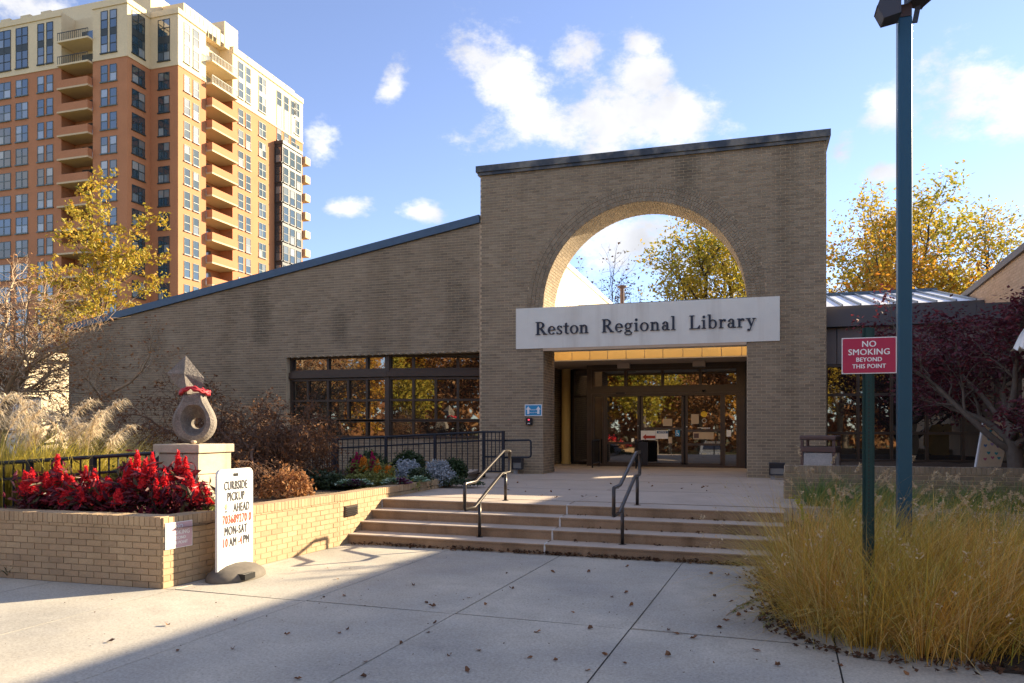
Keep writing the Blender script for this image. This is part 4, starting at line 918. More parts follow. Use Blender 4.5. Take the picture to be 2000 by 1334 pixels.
# weeping bare maple in the planter
wp = [(4, .18, .03, 11, 2.5, 68, .35, .7, 0), (7, .16, -.05, 10, .42, 50, .15, .35), (6, .24, -.10, 8, .6, 45, .1, .35), (6, .22, -.18, 5, .6, 40, .1, .5), (4, .2, -.2, 0, 0, 0, 0, .6)]
tree('weeping_maple', 'leafless brown weeping maple with a thick twig dome behind the stone pedestal', gpos(478, 13.0, .66), wp, .72, .10, 'leaf_brown', 2, .06, .028, 'bark_brown', 51, flat=.2, keep=.4)
# trees across the road behind the viewer: they stand in the reflections of the glass
ref = [(6, .08, .02, 8, .5, 42, .3, .35), (5, .14, .05, 6, .55, 42, .2, .35), (4, .18, .03, 0, 0, 0, 0, .4)]
first = []
for i, (lf, sd) in enumerate((('leaf_orange', 61), ('leaf_green_gold', 62), ('leaf_rust', 63))):
    t, _ = tree('street_tree', 'autumn tree across the road, mirrored in the library glass', (0, -40, -1), ref, 8.6, .25, lf, 34, .5, .18, 'bark_grey', sd, 'autumn trees across the road', keep=.9); first.append(t)
wv = np.stack([NR.uniform(-110, 110, 12000), NR.uniform(-60, -42, 12000), -1 + 15 * NR.random(12000) ** 1.35 * (1 + .25 * np.sin(np.arange(12000)))], 1); wv[:, 2] *= .75 + .25 * np.sin(wv[:, 0] * .5) * np.cos(wv[:, 0] * .23)
tag(build('distant_woods', leaves(wv, 3, .8, .55, 0, 77, .6), 'leaf_rust'), kind='stuff')
spots = [(-30, -21), (-24, -27), (-18.5, -22), (-13, -28), (-8.5, -23), (-3, -27), (1.5, -22), (7, -27), (12, -22), (17, -28), (24, -24), (-37, -26), (31, -28), (-44, -23), (-16, -34), (-5, -35), (5, -34), (-26, -35), (38, -24), (15, -36)]
for i, (x, y) in enumerate(spots):
    o = first[i] if i < 3 else copy_tree(first[i % 3]); o.location = (x, y, -1); o.rotation_euler.z = i * 1.3; o.scale = [.8 + .12 * (i % 4)] * 3

# ================================================================== FENCES
def fence(name, label, a, b, drop, zb, step=.105, group='black picket fences in the planter', rail2=.2, ends=(True, True), mid=0):
    """pickets between a top rail a-b, a second rail and a foot rail; a, b are the ends of the top rail"""
    a = np.array(a, float); b = np.array(b, float); t = thing(name, label, 'fence', (float(a[0]), float(a[1]), zb[0]), group); U = b - a; ln = float(np.linalg.norm(U[:2]))
    dz = np.array([0, 0, rail2])
    build('top_rail', MB().tube([a, b], .024, 8), 'fence_black', t); build('second_rail', MB().tube([a - dz, b - dz], .018, 6), 'fence_black', t)
    build('foot_rail', MB().tube([(a[0], a[1], zb[0] + .08), (b[0], b[1], zb[1] + .08)], .016, 6), 'fence_black', t)
    n = int(ln / step)
    for k in range(1, n):
        f = k / n; p = a + U * f; z0 = zb[0] + (zb[1] - zb[0]) * f
        build('picket', MB().box(p[0] - .008, p[1] - .008, z0 + .08, p[0] + .008, p[1] + .008, p[2] - .01), 'fence_black', t)
    for f in [0, 1] + [(i + 1) / (mid + 1) for i in range(mid)]:
        p = a + U * f; z0 = zb[0] + (zb[1] - zb[0]) * f
        build('post', MB().box(p[0] - .03, p[1] - .03, z0 - .05, p[0] + .03, p[1] + .03, p[2] + .01), 'fence_black', t)
    return t
def P3(px, py, d): q = C0 + ray(px, py) * d; return [float(v) for v in q]
fence('picket_fence', 'black picket fence running left from the stone pedestal behind the red flowers', P3(303, 885, 9.75), P3(-70, 909, 9.35), 0, (.5, .5), mid=2)
fence('picket_fence', 'black picket fence in the shade under the leafless maple', P3(452, 873, 13.2), P3(652, 858, 16.9), 0, (.68, .72), mid=1)
rf = fence('ramp_fence', 'long black ramp fence before the bay windows ending in a pipe loop', P3(658, 858, 17.6), P3(945, 843.5, 17.7), 0, (.52, .57), mid=2, step=.12, group='black picket fences in the planter')
q0, q1 = np.array(P3(945, 843.5, 17.7)), np.array(P3(983, 843.5, 17.6))
for z in (1.595, 1.40, 1.03, .70): build('cross_rail', MB().tube([(q0[0], q0[1], z), (q1[0], q1[1], z)], .02, 6), 'fence_black', rf)
for k in range(1, 5): p = q0 + (q1 - q0) * k / 5; build('picket', MB().box(p[0] - .008, p[1] - .008, .7, p[0] + .008, p[1] + .008, 1.59), 'fence_black', rf)
build('post', MB().box(q1[0] - .03, q1[1] - .03, PZ, q1[0] + .03, q1[1] + .03, 1.62), 'fence_black', rf)
e = P3(1037, 860, 17.6); build('rail_loop', MB().tube([(q1[0], q1[1], 1.40), (e[0] - .05, e[1], 1.41), (e[0] - .01, e[1], 1.39), (e[0], e[1], 1.35), (e[0], e[1], 1.08), (e[0] - .01, e[1], 1.04), (e[0] - .05, e[1], 1.02), (q1[0], q1[1], 1.02)], .022, 8), 'fence_black', rf, smooth=True)

# ================================================================== SCULPTURE ON ITS PEDESTAL
pd = thing('stone_pedestal', 'square pale stone pedestal under the carved sculpture', 'pedestal', (-7.08, 8.6, .6)); px0, px1, py0, py1 = -7.405, -6.75, 8.27, 8.925
for c in range(3):
    z0, z1 = .53 + c * .272, .53 + (c + 1) * .272 - .006; m = px0 + (.24 if c % 2 else .41)
    build('stone_block', MB().box(px0, py0, z0, m - .003, py1, z1), 'stone_block', pd, bevel=.008); build('stone_block', MB().box(m + .003, py0, z0, px1, py1, z1), 'stone_block', pd, bevel=.008)
build('cap_slab', MB().box(px0 - .03, py0 - .03, 1.347, px1 + .03, py1 + .03, 1.46), 'stone_block', pd, bevel=.012)
sc_ = thing('stone_sculpture', 'carved grey stone sculpture with a hollow teardrop body and diamond fin', 'sculpture', (-7.06, 8.6, 1.46))
CX, CY, CZ = -7.06, 8.58, 1.455; SK = .865; av = R(24)                # the flat face turns a little towards the steps
SU = np.array([math.cos(av), math.sin(av), 0]); SN = np.array([math.sin(av), -math.cos(av), 0])
def sp(x, dpt, z): p = np.array([CX, CY, CZ]) + (SU * x - SN * dpt) * SK; return (p[0], p[1], CZ + z * SK)
def hw(z): return .318 * math.sqrt(max(0, 1 - ((z - .33) / .33) ** 2)) if z < .33 else .145 + .173 * (.5 + .5 * math.cos(math.pi * (z - .33) / .47)) ** .85
zz = [.33 - .33 * math.cos(math.pi * i / 20) if i <= 10 else .33 + .47 * (i - 10) / 12 for i in range(23)]
right = [(hw(z), z) for z in zz]; out = right + [(-x, z) for x, z in reversed(right)]; ctr = (.02, .37); n = len(out); mb = MB(); V = []
def hole(x, z, a, b, cx=.02, cz=.37): an = math.atan2(z - ctr[1], x - ctr[0]); return cx + a * math.cos(an), cz + b * math.sin(an)
for kind in ('hb', 'b', 'e1', 'o', 'e2', 'f', 'rim', 'in', 'hb'):
    for x, z in out:
        if kind == 'hb': q = hole(x, z, .075, .085, .03, .33); dpt = .13
        elif kind == 'rim': q = hole(x, z, .188, .243); dpt = -.15
        elif kind == 'in': q = hole(x, z, .172, .226); dpt = -.10
        else:
            f, dpt = {'b': (.82, .15), 'e1': (.965, .085), 'o': (1, 0), 'e2': (.965, -.085), 'f': (.84, -.142)}[kind]; q = (ctr[0] + (x - ctr[0]) * f, ctr[1] + (z - ctr[1]) * f)
            q = (q[0], max(q[1], 0.0))
        V.append(sp(q[0], dpt, q[1]))
F = [(i * n + k, i * n + (k + 1) % n, (i + 1) * n + (k + 1) % n, (i + 1) * n + k) for i in range(8) for k in range(n)]
mb.add(V, F); build('body', mb, 'sculpture_stone', sc_)
T_, Lc, Rc, NKL, NKR, FB, BB = sp(-.13, 0, 1.36), sp(-.41, .02, 1.09), sp(.14, -.0, 1.02), sp(-.17, 0, .78), sp(.08, 0, .78), sp(-.06, -.17, .76), sp(-.06, .17, .76)
FM = sp(-.12, -.12, 1.07); BM = sp(-.12, .12, 1.07); LM, RM = sp(-.29, 0, .93), sp(.13, 0, .93)
mb = MB().add([T_, Lc, Rc, NKL, NKR, FB, BB, FM, BM, LM, RM], [(0, 1, 7), (1, 9, 7), (9, 3, 5, 7), (0, 7, 2), (7, 10, 2), (7, 5, 4, 10), (0, 8, 1), (1, 8, 9), (9, 8, 6, 3), (0, 2, 8), (8, 2, 10), (8, 10, 4, 6)]); build('fin', mb, 'sculpture_stone', sc_)
rib = thing('red_ribbon', 'twisted red cloth tied round the neck of the sculpture', 'ribbon', (CX, CY, CZ + .68))
for o_ in (0, .5):
    pts = []
    for k in range(25):
        a = 2 * math.pi * k / 24; w = .022 * math.sin(a * 6 + o_ * 6.28); pts.append(sp(.0 + .205 * math.cos(a), .20 * math.sin(a) + w * .4, .80 + .03 * math.cos(a * 2) * 0 - .075 * abs(math.cos(a)) + .06 + w))
    build('cloth_strand', MB().tube(pts, [.020 + .006 * math.sin(k * 1.7) for k in range(25)], 6), 'red_cloth', rib, smooth=True)
solo('shell', MB().lathe([(0, 0), (.03, .01), (.04, .025), (.03, .045), (0, .05)], (-6.88, 8.34, 1.461), 9), 'beige_paper', 'little pale shell lying on the pedestal cap', 'shell')

# ================================================================== SIGNS
sb = thing('sidewalk_sign', 'white standing sign board with curbside pickup lettering on a grey base', 'sign', (-5.5, 7.36, 0))
BX, BY0, BY1, BZ0, BZ1 = -5.52, 7.05, 7.67, .09, 1.215; rad = .07; pl_ = []
for cy, cz, a0 in ((BY1 - rad, BZ1 - rad, 0), (BY0 + rad, BZ1 - rad, 90), (BY0 + .02, BZ0 + .02, 180), (BY1 - .02, BZ0 + .02, 270)):
    r_ = rad if cz > .6 else .02
    for k in range(6): a = R(a0 + 18 * k); pl_.append((BX - .015, cy + r_ * math.cos(a), cz + r_ * math.sin(a)))
build('board', MB().prism(pl_, (.03, 0, 0)), 'white_plastic', sb, bevel=.006)
build('handle_slot', MB().box(BX + .0152, (BY0 + BY1) / 2 - .045, BZ1 - .085, BX + .018, (BY0 + BY1) / 2 + .04, BZ1 - .05), 'black', sb, bevel=.001)
prof = [(.40, 0), (.40, .035), (.37, .075), (.28, .125), (.16, .155), (.0, .165)]; mb = MB().lathe(prof, (0, 0, 0), 32); mb.V = [(BX + .02 + v[0] * .66, 7.36 + v[1], v[2]) for v in mb.V]
build('base', mb, 'base_rubber', sb, smooth=True); build('base_notch', MB().box(BX + .20, 7.14, .025, BX + .296, 7.32, .085), 'black', sb)
ym = (BY0 + BY1) / 2
def brd(s, z, m, wid, y=None, al='CENTER', h=.097):
    sz = h / .70; return text('lettering', s, sz, m, sb, (BX + .0165, ym if y is None else y, z), (0, wid, 0), (0, 0, 1), .006, 0., al, 1.12, .0052)
brd('CURBSIDE', .985, 'ink_dark', .60); brd('PICKUP', .862, 'ink_dark', .60); brd('AHEAD', .735, 'ink_dark', .58, ym + .10); brd('703689270 0', .612, 'ink_red', .62, ym + .02)
brd('MON-SAT', .487, 'ink_dark', .60); brd('10', .36, 'ink_red', .6, ym - .23, 'LEFT'); brd('AM', .36, 'ink_dark', .6, ym - .115, 'LEFT'); brd('-4', .36, 'ink_red', .6, ym + .035, 'LEFT'); brd('PM', .36, 'ink_dark', .6, ym + .125, 'LEFT')
z0 = .74; y0 = ym - .17; x = BX + .0165
build('up_arrow', MB().prism([(x, y0, z0 + .10), (x, y0 - .028, z0 + .055), (x, y0 - .010, z0 + .055), (x, y0 - .010, z0 + .03), (x, y0 + .010, z0 + .03), (x, y0 + .010, z0 + .055), (x, y0 + .028, z0 + .055)], (.004, 0, 0)), 'ink_tan', sb); build('arrow_tail', MB().box(x, y0 - .010, z0, x + .004, y0 + .010, z0 + .02), 'ink_dark', sb)

def nosmoke(t, O, U, N, w, h, face, ink, bord):
    """O is the lower left corner of the plate"""
    O = np.array(O, float); U = np.array(U, float); N = np.array(N, float); Z = np.array([0, 0, 1.])
    build('plate', MB().obox(O, U * w, -N * .004, Z * h), bord, t); build('panel', MB().obox(O + U * .007 + Z * .007 + N * .0022, U * (w - .014), -N * .002, Z * (h - .014)), face, t)
    for s, cz, hh, wd in (('NO', .74, .165, .98), ('SMOKING', .52, .165, .98), ('BEYOND', .335, .115, .98), ('THIS POINT', .15, .115, .95)):
        text('lettering', s, h * hh / .70, ink, t, O + U * w / 2 + Z * h * cz + N * .0032, U * wd, Z, .0012, .0, 'CENTER', 1.04, .0014)
    for a, b in ((.012, .012), (w - .012, .012), (.012, h - .012), (w - .012, h - .012)): build('rivet', MB().obox(O + U * (a - .003) + Z * (b - .003) + N * .0035, U * .006, -N * .002, Z * .006), 'aggregate', t)
sp_ = thing('no_smoking_sign', 'crimson no smoking sign on a dark green channel post in the tall grass', 'sign', (.93, 7.1, 0))
c = P3(1696, 695, 6.5); nosmoke(sp_, (c[0] - .210, c[1] - .035, c[2] - .151), (1, 0, 0), (0, -1, 0), .420, .302, 'sign_red', 'sign_white', 'sign_white')
mb = MB()
for x0, x1, y0, y1 in ((-.047, -.022, -.002, .004), (.022, .047, -.002, .004), (-.024, -.018, -.03, -.0025), (.018, .024, -.03, -.0025), (-.0178, .0178, -.030, -.025)): mb.box(c[0] + x0, c[1] + y0, -.1, c[0] + x1, c[1] + y1, c[2] + .235)
build('channel_post', mb, 'post_green', sp_)
for k in range(72): build('post_hole', MB().box(c[0] - .005, c[1] - .0315, .12 + k * .032, c[0] + .005, c[1] - .0303, .134 + k * .032), 'black', sp_) if not (2.05 < .12 + k * .032 < 2.46) else None
fs = thing('no_smoking_plate', 'no smoking plate with glare painted in as pale pink on the brick planter corner', 'sign', (-5.82, 6.8, .41))
nosmoke(fs, P0 + DS * .02 + NS * .018 + np.array([0, 0, .40]), DS, NS, .375, .275, 'sign_glare', 'sign_white', 'sign_white')

# ================================================================== LAMP POLE
lp = thing('lamp_pole', 'tall square blue-grey lamp pole with floodlight heads rising from the grasses', 'lamp post', (1.44, 8.5, 0)); lx_, ly_ = 1.44, 8.5; zt = 5.72
build('pole', MB().box(lx_ - .064, ly_ - .064, -.1, lx_ + .064, ly_ + .064, zt), 'pole_blue', lp, bevel=.012); build('base_sleeve', MB().box(lx_ - .068, ly_ - .068, -.1, lx_ + .068, ly_ + .068, .62), 'lamp_head', lp, bevel=.01)
build('bracket', MB().box(lx_ - .06, ly_ - .06, zt + .001, lx_ + .06, ly_ + .06, zt + .12), 'can_bronze', lp); build('bracket_plate', MB().obox((lx_ + .066, ly_ - .03, zt - .06), (.05, 0, .0), (0, .02, 0), (.03, 0, .16)), 'lamp_head', lp)
def head(o, ax, w, hh, dp):
    o = np.array(o, float); ax = np.array(ax, float); sd = np.array([-ax[1], ax[0], 0]); Z = np.array([0, 0, 1.])
    h_ = build('floodlight_head', MB().prism([o, o + ax * dp + Z * .03, o + ax * (dp + .06) - Z * hh * .5, o + ax * dp - Z * hh, o - Z * hh * .9], sd * w), 'lamp_head', lp, bevel=.006)
    a = o + ax * (dp + .003) + Z * .02 + sd * .02; b = o + ax * (dp + .063) - Z * hh * .5 + sd * .02
    build('lens', MB().add([a, a + sd * (w - .04), b + sd * (w - .04), b], [(0, 1, 2, 3)]), 'pole_blue', h_)
head((lx_ - .075, ly_ - .10, zt + .14), (-1, 0, 0), .2, .235, .15)
head((lx_ + .10, ly_ - .12, zt + .29), (.92, .38, 0), .22, .14, .18); head((lx_ - .12, ly_ - .10, zt + .30), (.3, -.95, 0), .32, .15, .18)

# ================================================================== LITTER BIN
tb = thing('litter_bin', 'square litter bin with speckled stone panels and a bronze hooded top', 'litter bin', (1.17, 14.9, PZ)); x0, x1, y0, y1 = .88, 1.46, 14.61, 15.19
for a, b in ((x0, y0), (x1 - .05, y0), (x0, y1 - .05), (x1 - .05, y1 - .05)): build('corner_post', MB().box(a, b, PZ, a + .05, b + .05, PZ + .90), 'can_bronze', tb, bevel=.008)
for q in ((x0 + .055, y0 + .01, x1 - .055, y0 + .04), (x0 + .055, y1 - .04, x1 - .055, y1 - .01), (x0 + .01, y0 + .055, x0 + .04, y1 - .055), (x1 - .04, y0 + .055, x1 - .01, y1 - .055)): build('stone_panel', MB().box(q[0], q[1], PZ + .05, q[2], q[3], PZ + .68), 'aggregate', tb)
build('hood_band', MB().box(x0 - .01, y0 - .01, PZ + .69, x1 + .01, y1 + .01, PZ + .79), 'can_bronze', tb, bevel=.012); build('hood_lid', MB().box(x0 - .015, y0 - .015, PZ + .905, x1 + .015, y1 + .015, PZ + .985), 'can_bronze', tb, bevel=.02)
build('liner', MB().box(x0 + .08, y0 + .08, PZ + .1, x1 - .08, y1 - .08, PZ + .72), 'black', tb); tb.rotation_euler.z = R(-14)

# ================================================================== HEART PANELS, CLOTH
def heart(c, U, s):
    pts = []
    for k in range(18):
        t = 2 * math.pi * k / 18; pts.append(np.array(c) + U * s * (math.sin(t) ** 3) + np.array([0, 0, 1.]) * s * (.81 * math.cos(t) - .31 * math.cos(2 * t) - .13 * math.cos(3 * t)))
    return pts
def panel(label, outline, dd, seed, m):
    pts = [np.array(P3(x, y, dd + (.25 if y < 850 else 0) * 0)) for x, y in outline]; U = RT; N = -FW; t = thing('heart_panel', label, 'panel', (float(pts[0][0]), float(pts[0][1]), .93), 'painted heart panels behind the maple')
    build('board', MB().prism(pts, -N * .03), m, t); build('edge_strip', MB().prism([pts[0], pts[0] - U * .025, pts[1] - U * .025, pts[1]], -N * .045), 'sign_white', t)
    r_ = random.Random(seed); xs = [p[0] for p in outline]; ys = [p[1] for p in outline]
    for j, y in enumerate(range(int(min(ys)) + 9, int(max(ys)) - 4, 13)):
        for x in range(int(min(xs)) + 9 + (j % 2) * 6, int(max(xs)) - 5, 14):
            f = (y - min(ys)) / (max(ys) - min(ys)); lo = np.interp(f, [0, 1], [outline[0][0], outline[1][0]])
            if x < lo + 7: continue
            q = np.array(P3(x + r_.uniform(-2, 2), y + r_.uniform(-3, 3), dd)) + N * .003; build('painted_heart', MB().prism(heart(q, U, .032), -N * .002), r_.choice(HEARTS), t)
panel('tan panel painted with hearts standing left of the maple trunk', [(1924, 822), (1908, 912), (1955, 912), (1962, 885), (1958, 850), (1962, 822)], 13.6, 3, 'panel_tan')
panel('golden panel painted with hearts standing right of the maple trunk', [(1981, 826), (1968, 850), (1966, 880), (1975, 900), (1985, 912), (2030, 912), (2030, 822)], 13.7, 4, 'wood_gold')
ap = np.array(P3(2004, 640, 11.6)); V = []; F = []
for i in range(7):
    for k in range(22):
        a = 2 * math.pi * k / 22; r_ = .02 + .15 * (i / 6) ** .8 * (1 + .22 * math.sin(a * 5)); dz = .40 * i / 6 - (.09 * abs(math.sin(a * 3.5)) + rnd.uniform(0, .03) if i == 6 else 0); V.append((ap[0] + r_ * math.cos(a), ap[1] + r_ * math.sin(a), ap[2] - dz))
F = [(i * 22 + k, i * 22 + (k + 1) % 22, (i + 1) * 22 + (k + 1) % 22, (i + 1) * 22 + k) for i in range(6) for k in range(22)]
gc = thing('hanging_cloth', 'ragged white cloth figure hanging from the maple branches', 'decoration', (float(ap[0]), float(ap[1]), float(ap[2]) - .4)); build('cloth', MB().add(V, F), 'paper', gc, smooth=True)
for k in (-.03, .03): build('dark_patch', MB().obox(ap + np.array([k - .02, -.105, -.24]), (.03, 0, 0), (0, .03, -.02), (0, 0, .05)), 'black', gc)

# ================================================================== PLANTS
def blades(base, head_, L, lean, curve, droop, w, seg=4, seed=0):
    """tapering grass blades as narrow strips"""
    g = np.random.default_rng(seed); n = len(base); base = np.array(base, float); t = np.linspace(0, 1, seg + 1)[None, :, None]
    H = np.stack([np.cos(head_), np.sin(head_), np.zeros(n)], 1)[:, None, :]; S_ = np.stack([-np.sin(head_), np.cos(head_), np.zeros(n)], 1)[:, None, :]
    tw_ = g.uniform(-1, 1, n)[:, None, None]; S_ = S_ * np.cos(tw_) + H * np.sin(tw_)
    L = np.array(L)[:, None, None]; lean = np.array(lean)[:, None, None]; curve = np.array(curve)[:, None, None]; droop = np.array(droop)[:, None, None]
    C = base[:, None, :] + H * (lean * t + curve * t ** 2) * L + np.array([0, 0, 1.]) * (t - droop * t ** 2.4) * L
    W = np.array(w).reshape(-1, 1, 1) * (1 - .92 * t ** 1.5) * .5
    V = np.stack([C - S_ * W, C + S_ * W], 2).reshape(n, -1, 3); m = 2 * (seg + 1)
    f = np.array([[2 * i, 2 * i + 1, 2 * i + 3, 2 * i + 2] for i in range(seg)]); F = (f[None] + np.arange(n)[:, None, None] * m).reshape(-1, 4); return V.reshape(-1, 3), F, C
def join(parts):
    V = []; F = []; k = 0
    for v, f in parts: V.append(v); F.append(f + k); k += len(v)
    return np.concatenate(V), np.concatenate(F)
g = np.random.default_rng(3)
def clumps(centers, per, L, w, seed, spread=.10, lean=(.05, .5), curve=(.1, .6), droop=(.1, .5), out=None):
    gg = np.random.default_rng(seed); c = np.repeat(np.array(centers), per, 0); n = len(c); hd = gg.uniform(0, 2 * np.pi, n)
    if out is not None: hd = np.where(gg.random(n) < .35, out + gg.normal(0, .7, n), hd)
    r_ = np.abs(gg.normal(0, spread, n)); c = c + np.stack([np.cos(hd) * r_, np.sin(hd) * r_, np.zeros(n)], 1)
    return blades(c, hd, gg.uniform(L[0], L[1], n), gg.uniform(*lean, n), gg.uniform(*curve, n), gg.uniform(*droop, n), gg.uniform(w * .6, w * 1.2, n), 4, seed)
# golden mass in front
cs = []
while len(cs) < 110:
    x, y = g.uniform(.15, 5.2), g.uniform(6.2, 9.1)
    if in_grass(x - .16, y - .1) and x < 1.2 + .62 * y and all((x - a) ** 2 + (y - b) ** 2 > .055 for a, b, _ in cs): cs.append((x, y, bed_z(x, y)))
v1, f1, c1 = clumps(cs, 235, (.5, 1.25), .0066, 5, spread=.16, lean=(-.05, .45), curve=(.0, .8), droop=(.0, .5))
edge = [c for c in cs if not in_grass(c[0] - .6, c[1]) or c[1] < 6.5]
v2, f2, _ = clumps(edge, 170, (.55, 1.1), .0066, 6, spread=.14, lean=(.2, .8), curve=(.2, .7), droop=(.3, .8), out=R(222))
v3, f3, _ = clumps(cs, 60, (.15, .45), .010, 26, spread=.12, lean=(.2, .9), curve=(.2, .8), droop=(.2, .7))
tag(build('grass_thatch', (v3, f3), 'grass_thatch'), kind='stuff')
tag(build('golden_grass', join([(v1, f1), (v2, f2)]), 'grass_gold'), kind='stuff')
tips = c1[:, -1, :][NR.choice(len(c1), 800, False)]
def seedheads(points, n_h, size, seed, up=.5):
    return leaves(points, n_h, .018, size, 0, seed, .35)
tag(build('grass_seed_heads', seedheads(tips, 8, .014, 9), 'seed_head'), kind='stuff')
# green mass behind, with arching seed heads
cg = []
while len(cg) < 85:
    x, y = g.uniform(.75, 6.2), g.uniform(8.9, 12.6)
    if x < 1.2 + .5 * y and all((x - a) ** 2 + (y - b) ** 2 > .06 for a, b, _ in cg): cg.append((x, y, bed_z(x, y)))
v1, f1, _ = clumps(cg, 200, (.32, .74), .0085, 15, spread=.08, lean=(.1, .6), curve=(.1, .7), droop=(.1, .6))
tag(build('green_grass', (v1, f1), 'grass_green'), kind='stuff')
v1, f1, c1 = clumps(cg, 2, (.55, .9), .004, 16, spread=.05, lean=(.1, .5), curve=(.1, .4), droop=(.0, .25)); 
pts = np.concatenate([c1[:, -1, :] * (1 - k) + c1[:, -2, :] * k for k in (0, .2, .4, .6)])
tag(build('seed_stalks', join([(v1, f1), leaves(pts, 10, .010, .024, 0, 17, .3)]), 'seed_head'), kind='stuff')
# tall miscanthus behind the fence, sunlit
def bp(px, dd, z=.68): q = P3(px, 900, dd); return (q[0], q[1], z)
def plume_grass(label, loc, n_p, seed, h=1.35, side=0):
    t = thing('plume_grass', label, 'ornamental grass', loc, 'plume grasses behind the picket fence'); gg = np.random.default_rng(seed); n = 1500; loc = np.array(loc)
    hd = gg.uniform(0, 2 * np.pi, n); r_ = np.abs(gg.normal(0, .28, n)); b = loc + np.stack([np.cos(hd) * r_, np.sin(hd) * r_, np.zeros(n)], 1)
    v, f, _ = blades(b, hd, gg.uniform(.6, 1.15, n) * h / 1.2, gg.uniform(.05, .45, n), gg.uniform(.1, .6, n), gg.uniform(.1, .6, n), gg.uniform(.006, .013, n), 4, seed); build('foliage', (v, f), 'grass_lime', t)
    for k in range(n_p):
        a = gg.uniform(0, 6.28); q = loc + np.array([math.cos(a), math.sin(a), 0]) * gg.uniform(.05, .45); hh = h * gg.uniform(.75, 1.12); hd = (0 if gg.random() < .75 else math.pi) + gg.normal(0, .5); tl = np.linspace(0, 1, 9)
        C = np.stack([q[0] + np.cos(hd) * (.12 * tl + .30 * tl ** 4) * hh, q[1] + np.sin(hd) * (.12 * tl + .30 * tl ** 4) * hh, q[2] + hh * (tl - .10 * tl ** 5)], 1)
        w = MB().tube(C, .005, 3, cap=False); s_ = build('stalk', w, 'plume_cream', t)
        ts = gg.uniform(.68, 1.0, 150); P = np.stack([np.interp(ts, tl, C[:, i]) for i in range(3)], 1); hb = np.where(gg.random(150) < .7, hd + gg.normal(0, .7, 150), gg.uniform(0, 6.28, 150))
        v, f, _ = blades(P, hb, gg.uniform(.09, .2, 150), gg.uniform(.5, .9, 150), gg.uniform(.1, .4, 150), gg.uniform(.7, 1.5, 150), np.full(150, .009), 3, seed + k); build('plume', (v, f), 'plume_cream', t)
plume_grass('cream plumed tall grass at the left end of the picket fence', bp(5, 10.0, .66), 9, 71, 1.42)
plume_grass('cream plumed tall grass nearer the wing wall corner', bp(88, 10.2, .66), 10, 72, 1.36)
plume_grass('small plumed grass clump left of the yellow bush', bp(172, 10.4, .66), 8, 73, 1.25)
# red celosia
def celosia(label, px, ytop, dd, seed, pm='plume_red', group='red celosia plants along the planter', hmul=1.0, foliage='leaf_celosia'):
    r_ = random.Random(seed); b = P3(px, 960, dd); b[2] = .67; top = P3(px, ytop, dd)[2]; h = top - .67
    t = thing('celosia_plant', label, 'flower', tuple(b), group); st = MB(); pts = []; plumes = []
    for k in range(r_.randint(4, 6)):
        a = r_.uniform(0, 6.28); hh = h * (1 if k == 0 else r_.uniform(.6, .95)); rr = 0 if k == 0 else r_.uniform(.05, .13) * hmul
        top_ = np.array([b[0] + rr * math.cos(a), b[1] + rr * math.sin(a), .67 + hh]); bs = np.array(b); st.tube([bs, (bs + top_) / 2 + [0, 0, .03], top_], .006, 4)
        for f in np.linspace(.12, .72, 9): pts.append(bs * (1 - f) + top_ * f)
        plumes.append((top_, hh))
    build('stem', st, 'leaf_purple', t); V, F = leaves(pts, 6, .07 * hmul, .062 * hmul, .1, seed, .30); build('foliage', (V, F), foliage, t)
    for top_, hh in plumes:
        ln = .50 * hh; ts = np.random.default_rng(seed).random(38) ** .8; P = [top_ - np.array([0, 0, ln * q]) for q in ts]; gg = np.random.default_rng(seed + int(hh * 1000)); c = np.repeat(np.array(P), 9, 0); rr = (np.repeat(ts, 9) * .052 * hmul * gg.uniform(.5, 1.25, len(c)) + .003); aa = gg.uniform(0, 6.28, len(c))
        c = c + np.stack([np.cos(aa) * rr, np.sin(aa) * rr, gg.normal(0, .012, len(c))], 1); V, F = leaves(c, 1, .005, .025 * (hmul + 1) / 2, -.3, seed, .38); build('plume', (V, F), pm, t)
for i, (px, yt, dd, lab) in enumerate(((62, 916, 9.0, 'short red celosia at the left end of the flower row'), (112, 886, 9.15, 'tall red celosia with a sharp tip left in the row'), (140, 930, 8.95, 'red celosia tucked before the tall one on the left'), (168, 912, 9.2, 'dark stemmed red celosia in front of the fence'), (212, 928, 9.1, 'middle red celosia of the flower row'),
        (240, 938, 8.95, 'red celosia before the middle of the fence'), (268, 877, 9.2, 'tall red celosia left of the pedestal'), (297, 888, 9.05, 'red celosia at the pedestal edge'), (322, 922, 8.9, 'bushy red celosia before the pedestal face'), (348, 881, 9.1, 'tallest bright red celosia before the pedestal'), (372, 926, 8.85, 'low red celosia before the pedestal corner'), (392, 944, 8.9, 'smallest red celosia leaning right by the pedestal'))):
    celosia(lab, px, yt, dd, 80 + i, hmul=1.15)
def shrub(name, label, c, r, n, size, m, seed, cat='shrub', group=None, flat=.2, stems=None, stem_mat='bark_brown'):
    gg = np.random.default_rng(seed); p = gg.normal(0, 1, (n, 3)); p /= np.linalg.norm(p, axis=1)[:, None]; p[:, 2] = np.abs(p[:, 2]) * 1.0 - .15; k = gg.uniform(.55, 1.0, n)[:, None] * (1 + .16 * np.sin(p[:, :1] * 7 + seed) * np.cos(p[:, 1:2] * 6)); P = np.array(c) + p * np.array(r) * k
    V, F = leaves(P, 3, size * .7, size, flat, seed); t = thing(name, label, cat, (float(c[0]), float(c[1]), float(c[2])), group); build('foliage', (V, F), m, t)
    if stems:
        mb = MB()
        for q in range(stems): e = P[q]; mb.tube([c, (np.array(c) + e) / 2 + [0, 0, .03], e], [.012, .008, .004], 4)
        build('stem', mb, stem_mat, t)
    return t
def bp(px, dd, z=.68): q = P3(px, 900, dd); return (q[0], q[1], z)
